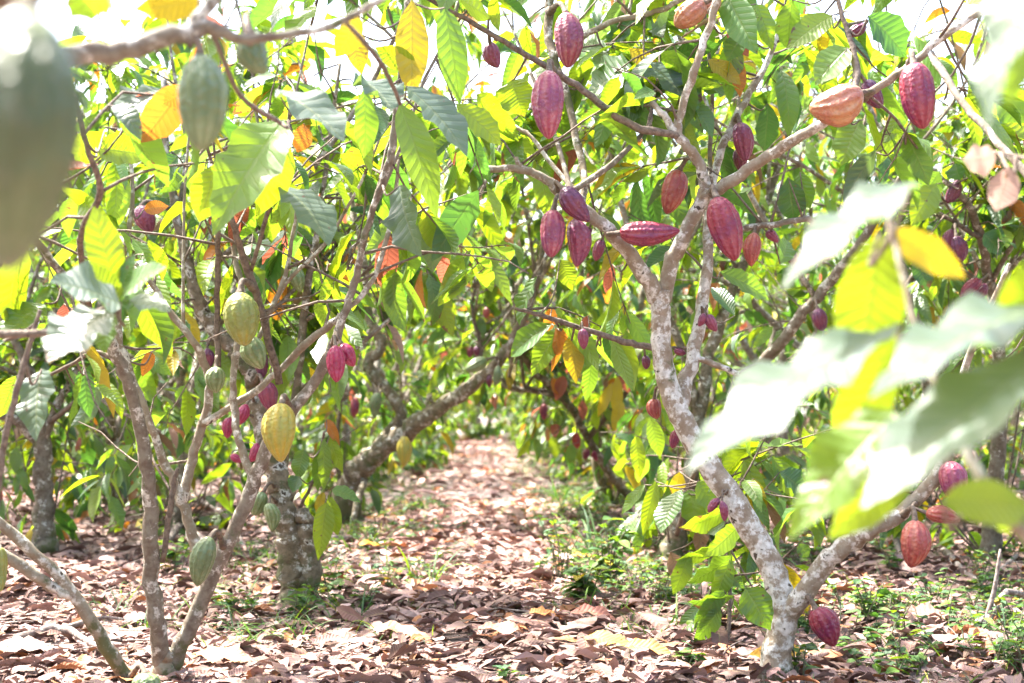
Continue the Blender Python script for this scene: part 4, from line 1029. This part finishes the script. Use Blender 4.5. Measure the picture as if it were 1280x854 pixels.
T_R1.grow_up(5, 3.1, .5, 1.5, .02, .5, region=(560, -100, 1330, 330))
T_R1B.grow_up(12, 4.4); T_R2.grow_up(12, 4.8); T_R4.grow_up(12, 4.4); T_L1.grow_up(4, 3.0, .5, 1.4, .012, .5, region=(-200, -200, 600, 330))
T_L2.grow_up(7, 3.9); T_L3.grow_up(18, 4.9); T_L4.grow_up(12, 4.4); T_L5.grow_up(12, 4.8); T_L6.grow_up(12, 5.0)
for t_, n_, sp in ((T_L4, 5, .5), (T_L5, 8, .6), (T_L6, 9, .6), (T_L3, 5, .5), (T_R2, 10, .6), (T_R4, 7, .6), (T_R1B, 8, .5)):
    for k in range(n_):
        az = rng.uniform(.3, 2.8) if t_ in (T_L4, T_L3) else rng.uniform(0, 6.28); ln = rng.uniform(.6, 1.5); out = rng.uniform(.2, 1) * sp
        c = np.array([math.cos(az), math.sin(az), 0])
        P = spline([t_.base, t_.base + c * out * .5 + [0, 0, ln * .4], t_.base + c * out + [0, 0, ln]], 4)
        tube(t_.cr, P, np.linspace(.008, .003, len(P)), 4, 1)
        for q in range(4):
            twig(t_.cr, P[rng.integers(2, len(P))], c + rng.normal(0, .8, 3), rng.uniform(.15, .4), 6, rng, size=(.13, .26), clear=True)
rng = np.random.default_rng(21)
for t_, n_ in ((T_R1, 16), (T_R1B, 22), (T_R2, 26), (T_R4, 14), (T_L1, 40), (T_L2, 34), (T_L3, 26), (T_L4, 18), (T_L6, 14)): t_.bare(n_)
T_R1.foliage(66, 8, .95, .8, region=(560, -140, 1330, 420), rmax=.02)
T_R1.foliage(12, 8, 2.1, .2, region=(560, -400, 1400, 60), rmax=.03, up=.6)
T_R1B.foliage(125, 8, .7, .3, region=(600, -250, 1380, 560))
T_R1B.foliage(60, 7, .25, -.3, region=(760, 480, 960, 690), length=(.3, .7), mix=(.05, .35, 0, .4, .16, .03, 0, 0, 0, .01))
T_R2.foliage(150, 8, .45, .2, mix=(.2, .32, .02, .22, .12, .04, .03, .04, 0, .01))
T_R4.foliage(125, 8, .8, .2)
T_L1.foliage(66, 8, 1.0, .7, rmax=.016, region=(-200, -200, 600, 420))
T_L1.foliage(8, 8, 1.9, .2, rmax=.02, region=(-200, -400, 600, 80), up=.6)
T_L2.foliage(135, 8, 1.0, .35, region=(60, -250, 560, 470))
T_L3.foliage(205, 8, .75, .2)
T_L4.foliage(150, 8, .6, .2)
T_L5.foliage(110, 8, .5, .1)
T_L6.foliage(120, 8, .6, .1)
def shade_leaves(tree, C, n, spread, stem):
    # unseen twigs added above the picture so their leaves shade what hangs below
    p, r_ = tree.near(*stem)
    tube(tree.cr, spline([p, (p + C) / 2 + np.array([0, 0, .1]), C], 5), np.linspace(.009, .004, 11), 6, 1)
    P = np.array(C) + rng.normal(0, 1, (n, 3)) * np.array(spread)
    for q in P: tube(tree.cr, np.array([C, q]), (.003, .002), 4, 1)
    az = rng.uniform(0, 6.28, n); D = np.stack([np.cos(az), np.sin(az), rng.uniform(-.1, .25, n)], 1)
    t, g = pick(n, (.4, .4, 0, .2, 0, 0, 0, 0, 0, 0), rng); L = rng.uniform(.2, .3, n)
    add_leaves(tree.cr, P, D, np.array([0, 0, 1.0]) + rng.normal(0, .2, (n, 3)), L, L * .4, .3, .2, t, g, 8, 5)


shade_leaves(T_FL, np.array([-.50, 1.08, 1.48]), 9, (.10, .10, .04), (20, -50, 1.0))
shade_leaves(T_FL, np.array([-.85, 2.3, 1.95]), 7, (.14, .12, .05), (300, -50, 2.2))
shade_leaves(T_FR, np.array([.17, 1.58, 1.66]), 5, (.06, .06, .03), (1290, -60, 1.2))
T_FL.foliage(16, 6, 1.2, -.1, region=(-1500, -1500, 200, -200), up=.8, length=(.2, .4))  # unseen overhead twigs, added to shade the near pods
for t_, l_ in ((T_R1, 'pale lichen covered cacao tree with forked trunk leaning left, right of the path'),
               (T_R1B, 'mossy cacao tree partly hidden right behind the pale forked one'),
               (T_R2, 'cacao tree with reddish young leaves along the right side of the path'),
               (T_R4, 'cacao tree with plum pods at the right edge of the picture'),
               (T_L1, 'many stemmed cacao tree with a ripe yellow pod, front left'),
               (T_L2, 'cacao tree with thick mossy foot and violet pods behind the many stemmed one'),
               (T_L3, 'mossy cacao tree whose trunk leans right over the path'),
               (T_L4, 'cacao tree with straight white blotched trunk at the far left'),
               (T_L5, 'cacao tree with short dark trunk behind the white blotched one'),
               (T_L6, 'thin mossy cacao tree standing behind the front left stems'),
               (T_FL, 'cacao tree with thick lichen branch reaching in at the upper left, close to the camera'),
               (T_FR, 'cacao tree with big out of focus leaves reaching in from the right edge')):
    t_.finish(l_, 'cacao trees of the orchard')

# ------------------------------------------------------------------ the rest of the orchard, in rows along the path
rng = np.random.default_rng(51)
PROTO = [make_tree(100 + k, H=h_, twigs=tw, low=lo) for k, (h_, tw, lo) in enumerate(
    ((4.3, 98, 46), (4.8, 104, 42), (3.9, 92, 52), (5.0, 108, 40), (4.4, 98, 50), (4.6, 98, 46)))]


def plant(x, y, k, rz, sc, label, group):
    e = tag(empty('cacao_tree', (x, y, float(gz(x, y)))), label, 'tree', group)
    e.rotation_euler = (0, 0, rz); e.scale = (sc, sc, sc)
    tm, bms, cm = PROTO[k]
    for nm, me in [('trunk', tm)] + [('branch', b) for b in bms] + [('crown', cm)]:
        o = bpy.data.objects.new(nm, me); COL.objects.link(o); o.parent = e
    return e


NEAR = [  # trees of the rows that can be told apart
 (-1.75, 15.0, 'cacao tree left of the path behind the leaning mossy one'), (1.25, 15.6, 'cacao tree right of the path behind the one with reddish leaves'),
 (-3.1, 11.2, 'bushy cacao tree between the white blotched trunk and the leaning trunk'), (3.1, 10.8, 'bushy cacao tree behind the tree at the right edge'),
 (2.6, 13.4, 'leafy cacao tree seen between the pale forked trunk and the right edge tree'), (-4.6, 11.5, 'leafy cacao tree at the left edge behind the blotched trunk'),
 (2.3, 10.2, 'dense cacao tree filling the gap right of the pale forked trunk'), (-2.3, 9.8, 'dense cacao tree behind the many stems of the front left tree'),
 (4.4, 9.4, 'cacao tree at the right edge, its crown above the sunlit undergrowth')]
for x, y, lb in NEAR:
    plant(x, y, int(rng.integers(6)), rng.uniform(0, 6.28), rng.uniform(.92, 1.1), lb, 'cacao trees of the orchard')
OUT = [(-3.9, 4.4), (-3.6, 1.2), (4.3, 5.4), (3.9, 1.4), (-5.2, 6.8), (-1.9, -1.2), (1.6, -1.0), (-5.2, 3.2)]
for x, y in OUT:
    plant(x, y, int(rng.integers(6)), rng.uniform(0, 6.28), rng.uniform(.95, 1.1), 'cacao tree of the rows just outside the picture', 'cacao trees outside the picture')
for row in range(-5, 6):
    if row == 0: continue
    y = 17.5 if abs(row) == 1 else 13.5 + .7 * abs(row)
    while y < 47:
        x = (row - .5 * np.sign(row)) * 2.3 + np.sign(row) * .1 - .02 * y + rng.normal(0, .18)
        yy = y + rng.normal(0, .25)
        if abs(x) < .39 * yy + 1.6 and not (abs(row) > 3 and yy > 34):
            side = 'left' if row < 0 else 'right'
            if abs(row) == 1: lb, gr = f'distant cacao tree lining the {side} side of the path', f'distant cacao trees lining the path on its {side}'
            else: lb, gr = f'distant cacao tree in the dense rows {side} of the path', f'distant cacao trees in the rows {side} of the path'
            plant(x, yy, int(rng.integers(6)), rng.uniform(0, 6.28), rng.uniform(.9, 1.2), lb, gr)
        y += 2.7 + rng.normal(0, .2)

for x, y in ((-.95, 42), (-1.1, 46.5), (-.7, 50)):
    plant(x, y, int(rng.integers(6)), rng.uniform(0, 6.28), 1.1, 'distant cacao tree standing where the path ends', 'distant cacao trees closing the path')
rng = np.random.default_rng(31)
# a far-off wood that closes the view
wd = MB(); n = 15000
P = np.stack([rng.uniform(-30, 30, n), rng.uniform(48, 60, n), rng.uniform(0, 1, n) ** .8 * 7.5], 1)
t, g = pick(n, MIX, rng)
az = rng.uniform(0, 6.28, n); D = np.stack([np.cos(az), np.sin(az), rng.uniform(-1.2, .1, n)], 1)
add_leaves(wd, P, D, np.array([0, 0, 1]) + rng.normal(0, .4, (n, 3)), rng.uniform(.35, .7, n), rng.uniform(.16, .3, n), rng.uniform(.1, .9, n), .3, t, g, 3, 3)
tag(wd.build('distant_wood', [M_LEAF]), 'far off green wood closing the end of the path', 'wood', kind='stuff')

# ------------------------------------------------------------------ leaf litter
rng = np.random.default_rng(41)
LIT = np.array([(.22, .128, .120), (.165, .095, .090), (.27, .170, .163), (.115, .064, .058), (.21, .135, .135), (.26, .105, .050), (.33, .225, .21), (.080, .045, .038)])


def litter(name, n, y0, y1, size, ns, half=.55, nu=3, curl=1.0):
    u = rng.random(n)
    y = np.sqrt(y0 ** 2 + u * (y1 ** 2 - y0 ** 2)); x = rng.uniform(-1, 1, n) * (half * y + .4)
    mb = MB(); L = rng.uniform(size[0], size[1], n) * np.where(rng.random(n) < .14, 1.55, 1)
    P = np.stack([x, y, gz(x, y) + rng.uniform(.006, .045, n)], 1)
    az = rng.uniform(0, 6.28, n)
    D = np.stack([np.cos(az), np.sin(az), rng.normal(0, .13, n)], 1)
    N = unit(np.array([0, 0, 1.0]) + rng.normal(0, .24, (n, 3))) * np.where(rng.random(n) < .4, -1, 1)[:, None]
    c = LIT[rng.choice(len(LIT), n, p=(.22, .17, .16, .11, .12, .07, .09, .06))] * np.exp(rng.normal(0, .16, (n, 1)))
    c = c * np.where(np.abs(x + .1 + .02 * y) < .75, 1.0 + .85 * np.clip((y - 6) / 5, 0, 1), 1.0)[:, None]     # sunlight on the far path, painted into the litter colour
    up = N[:, 2] > 0
    droop = np.where(up, 1, -1) * rng.uniform(.0, 1.0, n) ** 1.5 * 1.6 * curl
    P[:, 2] += np.abs(droop) * L * .10
    fold = rng.uniform(-.35, .95, n) * curl
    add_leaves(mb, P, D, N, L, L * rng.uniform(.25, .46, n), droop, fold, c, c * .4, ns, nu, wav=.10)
    return mb


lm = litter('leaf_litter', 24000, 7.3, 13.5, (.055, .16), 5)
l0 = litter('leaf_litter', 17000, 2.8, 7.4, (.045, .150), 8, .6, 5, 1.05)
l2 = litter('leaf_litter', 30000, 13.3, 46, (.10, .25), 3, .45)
for l_ in (l2, l0):
    for nm in ('v', 'uv', 't', 'g', 'qm', 'rn'): getattr(lm, nm).extend(getattr(l_, nm))
    lm.q += [q + lm.n for q in l_.q]; lm.n += l_.n
for k in range(650):
    y = math.sqrt(rng.uniform(9, 150)); x = rng.uniform(-1, 1) * (.5 * y + .3); az = rng.uniform(0, 6.28); ln = rng.uniform(.08, .4)
    p = np.array([x, y, float(gz(x, y)) + rng.uniform(.02, .05)]); d = np.array([math.cos(az), math.sin(az), rng.normal(0, .08)])
    tube(lm, spline([p, p + d * ln * .5 + rng.normal(0, .012, 3), p + d * ln], 3), np.linspace(rng.uniform(.002, .005), .0015, 7), 4, 1)
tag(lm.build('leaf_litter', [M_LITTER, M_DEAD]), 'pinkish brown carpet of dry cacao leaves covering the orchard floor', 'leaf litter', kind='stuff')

# ------------------------------------------------------------------ grass, ground cover, seedlings
def blades(mb, x, y, n, h, spread, r, tint=None, lean=.6):
    bx = x + r.normal(0, spread, n); by = y + r.normal(0, spread, n)
    az = r.uniform(0, 6.28, n); D = unit(np.stack([np.cos(az) * lean, np.sin(az) * lean, np.ones(n)], 1) + r.normal(0, .2, (n, 3)))
    t, g = pick(n, (.32, .4, 0, .16, .02, .02, 0, 0, 0, .08), r)
    L = h * r.uniform(.5, 1.15, n)
    add_leaves(mb, np.stack([bx, by, gz(bx, by)], 1), D, unit(np.stack([-np.cos(az), -np.sin(az), np.full(n, .3)], 1)) * -1, L, np.clip(L * .035, .004, .014), r.uniform(-1.9, -.5, n), .3, t, g, 7, 3, wav=0.02)


gr = MB()
for k in range(750):
    y = rng.uniform(5.2, 36); s_ = rng.choice([-1, 1])
    x = -.1 - .02 * y + s_ * abs(rng.normal(.95, .3))
    blades(gr, x, y, int(rng.integers(8, 22)), rng.uniform(.08, .22), .07, rng)
for k in range(150):
    y = rng.uniform(5.5, 30); x = rng.uniform(-.9, .7) - .02 * y
    blades(gr, x, y, int(rng.integers(4, 12)), rng.uniform(.04, .10), .06, rng)
for k in range(160):
    x, y = rng.uniform(1.0, 3.2), rng.uniform(4.2, 9); blades(gr, x, y, int(rng.integers(4, 12)), rng.uniform(.06, .16), .08, rng)
tag(gr.build('grass', [M_GRASS]), 'thin green grass growing along both edges of the path', 'grass', kind='stuff')


def herb(mb, x, y, h, nst, r, leaf=.055, mix=(.3, .42, 0, .2, .02, .02, 0, 0, 0, .05), tw=1):
    for s_ in range(nst):
        az = r.uniform(0, 6.28); ln = h * r.uniform(.6, 1.1)
        p0 = np.array([x + r.normal(0, .02), y + r.normal(0, .02), float(gz(x, y))])
        p = spline([p0, p0 + [math.cos(az) * ln * .15, math.sin(az) * ln * .15, ln * .55], p0 + [math.cos(az) * ln * .4, math.sin(az) * ln * .4, ln]], 4)
        tube(mb, p, np.linspace(.0035, .0015, len(p)), 4, tw, cap=False)
        m = int(r.integers(5, 9)); i = r.integers(2, len(p), m)
        a2 = r.uniform(0, 6.28, m); D = np.stack([np.cos(a2), np.sin(a2), r.uniform(-.2, .5, m)], 1)
        t, g = pick(m, mix, r); L = leaf * r.uniform(.6, 1.3, m)
        add_leaves(mb, p[i], D, np.array([0, 0, 1.0]) + r.normal(0, .25, (m, 3)), L, L * r.uniform(.45, .6, m), r.uniform(.1, .7, m), .2, t, g, 4, 3, r=r)


cv = MB()
for k in range(1500):
    u = rng.random()
    if u < .42: x, y = rng.uniform(1.05, 3.4), rng.uniform(4.6, 9.5)
    elif u < .78: x, y = rng.normal(.72, .24), rng.uniform(6.0, 15)
    else: x, y = -1.0 + rng.normal(0, .35), rng.uniform(6, 14)
    if math.sin(2.3 * x + 1.1) * math.sin(1.9 * y + .4) + .5 * math.sin(4.1 * x - 2.2 * y) < -.12: continue
    herb(cv, x, y, rng.uniform(.05, .16), int(rng.integers(1, 4)), rng, rng.uniform(.03, .06))
tag(cv.build('ground_cover', [M_GRASS, M_GRASS]), 'low small leaved weeds spreading over the leaf litter', 'weeds', kind='stuff')


def ground_pt(px, py):
    """where the sight line of a photo pixel meets the ground"""
    a = PITCH - math.atan((py - CYP) / FPX); y = CAMH / math.tan(-a)
    q = y * math.cos(PITCH) - CAMH * math.sin(PITCH)
    return (px - CXP) / FPX * q, y


SEED = [
 (758, 745, .32, 16, .075, 'tall leafy weed clump at the right edge of the path'), (700, 735, .34, 10, .06, 'slender weed clump left of the tall leafy one by the path'),
 (735, 765, .16, 11, .08, 'low broad leaved weed in front of the tall leafy clump'), (378, 775, .14, 7, .06, 'small herb at the foot of the mossy left trunk'),
 (218, 725, .22, 5, .08, 'seedling with shiny leaves behind the front left stems'), (290, 770, .10, 7, .05, 'low herb between the front left stems and the mossy trunk'),
 (1090, 790, .16, 9, .06, 'dense weed clump right of the forked trunk'), (1015, 720, .18, 6, .06, 'weed clump behind the fork of the pale trunk'),
 (995, 850, .14, 6, .05, 'small weed at the foot of the forked trunk'), (1170, 765, .16, 7, .05, 'weed clump near the dead branch at the lower right'),
 (860, 840, .06, 4, .05, 'tiny seedling on the litter left of the forked trunk'), (410, 745, .16, 5, .06, 'little herb right of the mossy trunk foot'),
 (630, 850, .05, 4, .05, 'low green sprout at the middle of the lower edge'), (1110, 720, .2, 7, .05, 'feathery weed clump farther back on the right')]
for px, py, h_, ns_, lf, lb in SEED:
    x, y = ground_pt(px, py); sm = MB(); herb(sm, 0, 0, h_, ns_, rng, lf)
    o = sm.build('weed', [M_GRASS, M_GRASS]); o.location = (x, y, float(gz(x, y)))
    tag(o, lb, 'weed', 'weeds on the orchard floor')
TUFT = [(535, 735, .34, 14, 'sparse tall grass tuft on the left half of the path'), (462, 690, .26, 16, 'grass tuft beside the mossy trunk foot, left of the path'),
        (745, 700, .42, 20, 'tall grass tuft right of the path in front of the second tree'), (700, 640, .40, 16, 'upright grass tuft at the right edge of the path farther back'),
        (1240, 800, .2, 18, 'grass tuft by the dead branch at the lower right')]
for px, py, h_, n_, lb in TUFT:
    x, y = ground_pt(px, py); sm = MB(); blades(sm, 0, 0, n_, h_, .05, rng, lean=.45)
    o = sm.build('grass_tuft', [M_GRASS]); o.location = (x, y, float(gz(x, y)))
    tag(o, lb, 'grass tuft', 'grass tufts by the path')

# ------------------------------------------------------------------ dead sticks and single fallen leaves
STICK = [
 ([(1205, 800, .02), (1235, 790, .06), (1262, 770, .10), (1300, 765, .06)], 13, 'grey dead branch lying on the litter at the lower right edge', [(1, [(0, 0, 0), (.03, .0, .12), (.06, .02, .26)])]),
 ([(1095, 655, .25), (1120, 700, .1), (1132, 720, .02)], 8, 'thin dark stick leaning below the hanging red pod', []),
 ([(1180, 700, .03), (1230, 735, .06), (1290, 690, .08)], 8, 'pale dead twig on the ground below the right edge tree', []),
 ([(20, 800, .03), (80, 795, .06), (130, 815, .04), (190, 808, .02)], 12, 'dark dead stick lying on the litter at the lower left', [(1, [(0, 0, 0), (.12, .06, .03), (.2, .1, .02)])]),
 ([(200, 690, .03), (230, 672, .08), (262, 690, .03)], 12, 'short dark stick behind the front left stems', []),
 ([(225, 620, .05), (275, 660, .12), (310, 695, .03)], 6, 'thin dark twig crossing the litter left of the mossy trunk', []),
 ([(350, 680, .03), (420, 690, .05), (455, 680, .03)], 9, 'dead stick behind the mossy trunk foot', [])]
for pts, w_, lb, sub in STICK:
    Q = []
    for px, py, z in pts:
        x, y = ground_pt(px, py); Q.append((x, y, float(gz(x, y)) + z))
    Q = np.array(Q); c = Q[0].copy(); c[2] = 0; S = spline(Q - c, 5)
    d = np.linalg.norm(Q[0] - [0, 0, CAMH]); r0 = w_ / 2 * d / FPX
    mb = MB(); tube(mb, S + rng.normal(0, .004, S.shape), np.linspace(r0, r0 * .45, len(S)), 8, 0, .08)
    o = mb.build('fallen_branch', [M_DEAD]); o.location = c
    tag(o, lb, 'dead branch', 'dead sticks on the orchard floor')
    for k, offs in sub:
        mb = MB(); b = (Q - c)[k]; tube(mb, spline(np.array(offs) + b, 4), np.linspace(r0 * .6, r0 * .25, 9), 6, 0, .08)
        mb.build('side_twig', [M_DEAD], o)
FALLEN = [
 (686, 792, .17, (.62, .26, .10), .3, 'orange brown fallen leaf in the middle of the path foreground'), (762, 825, .20, (.70, .42, .08), .3, 'bright yellow fallen leaf on the litter right of the path'),
 (812, 836, .17, (.60, .24, .08), .5, 'rusty orange fallen leaf beside the bright yellow one'), (975, 848, .2, (.62, .34, .05), 1.1, 'yellow brown leaf leaning against the foot of the forked trunk'),
 (500, 800, .2, (.60, .36, .24), .3, 'tan fallen leaf left of the path foreground'), (640, 806, .24, (.50, .30, .22), .2, 'large flat brown leaf lying across the path foreground'),
 (1165, 790, .30, (.30, .17, .15), .6, 'big curled dark brown leaf near the dead branch'), (745, 792, .2, (.36, .15, .12), .5, 'dark reddish fallen leaf below the weed clump'),
 (463, 698, .14, (.75, .36, .06), .4, 'small orange fallen leaf by the grass tuft left of the path'), (730, 705, .14, (.66, .32, .06), .4, 'small orange fallen leaf under the tall grass right of the path'),
 (280, 840, .22, (.48, .24, .12), .6, 'reddish brown curled leaf beside the foot of the front left tree'), (30, 825, .2, (.30, .18, .15), .5, 'dark curled leaf under the dead stick at the lower left')]
for px, py, L, c, tilt, lb in FALLEN:
    x, y = ground_pt(px, py); mb = MB(); az = rng.uniform(-.6, .6)
    D = np.array([[math.cos(az), math.sin(az), .12 * tilt]]); c = np.array([c])
    N = unit(np.array([[rng.normal(0, .2), -.5 * tilt - .2, 1.0]]))
    add_leaves(mb, D * -L / 2, D, N, L, L * .40, rng.uniform(.2, .7), rng.uniform(.15, .5), c, c * .6, 10, 5, wav=.16)
    tube(mb, np.array([D[0] * -L / 2, D[0] * (-L / 2 - .03)]), (.002, .0015), 4, 0)
    o = mb.build('fallen_leaf', [M_LITTER]); o.location = (x, y, float(gz(x, y)) + .055 + .03 * tilt)
    tag(o, lb, 'fallen leaf', 'single fallen leaves that stand out')
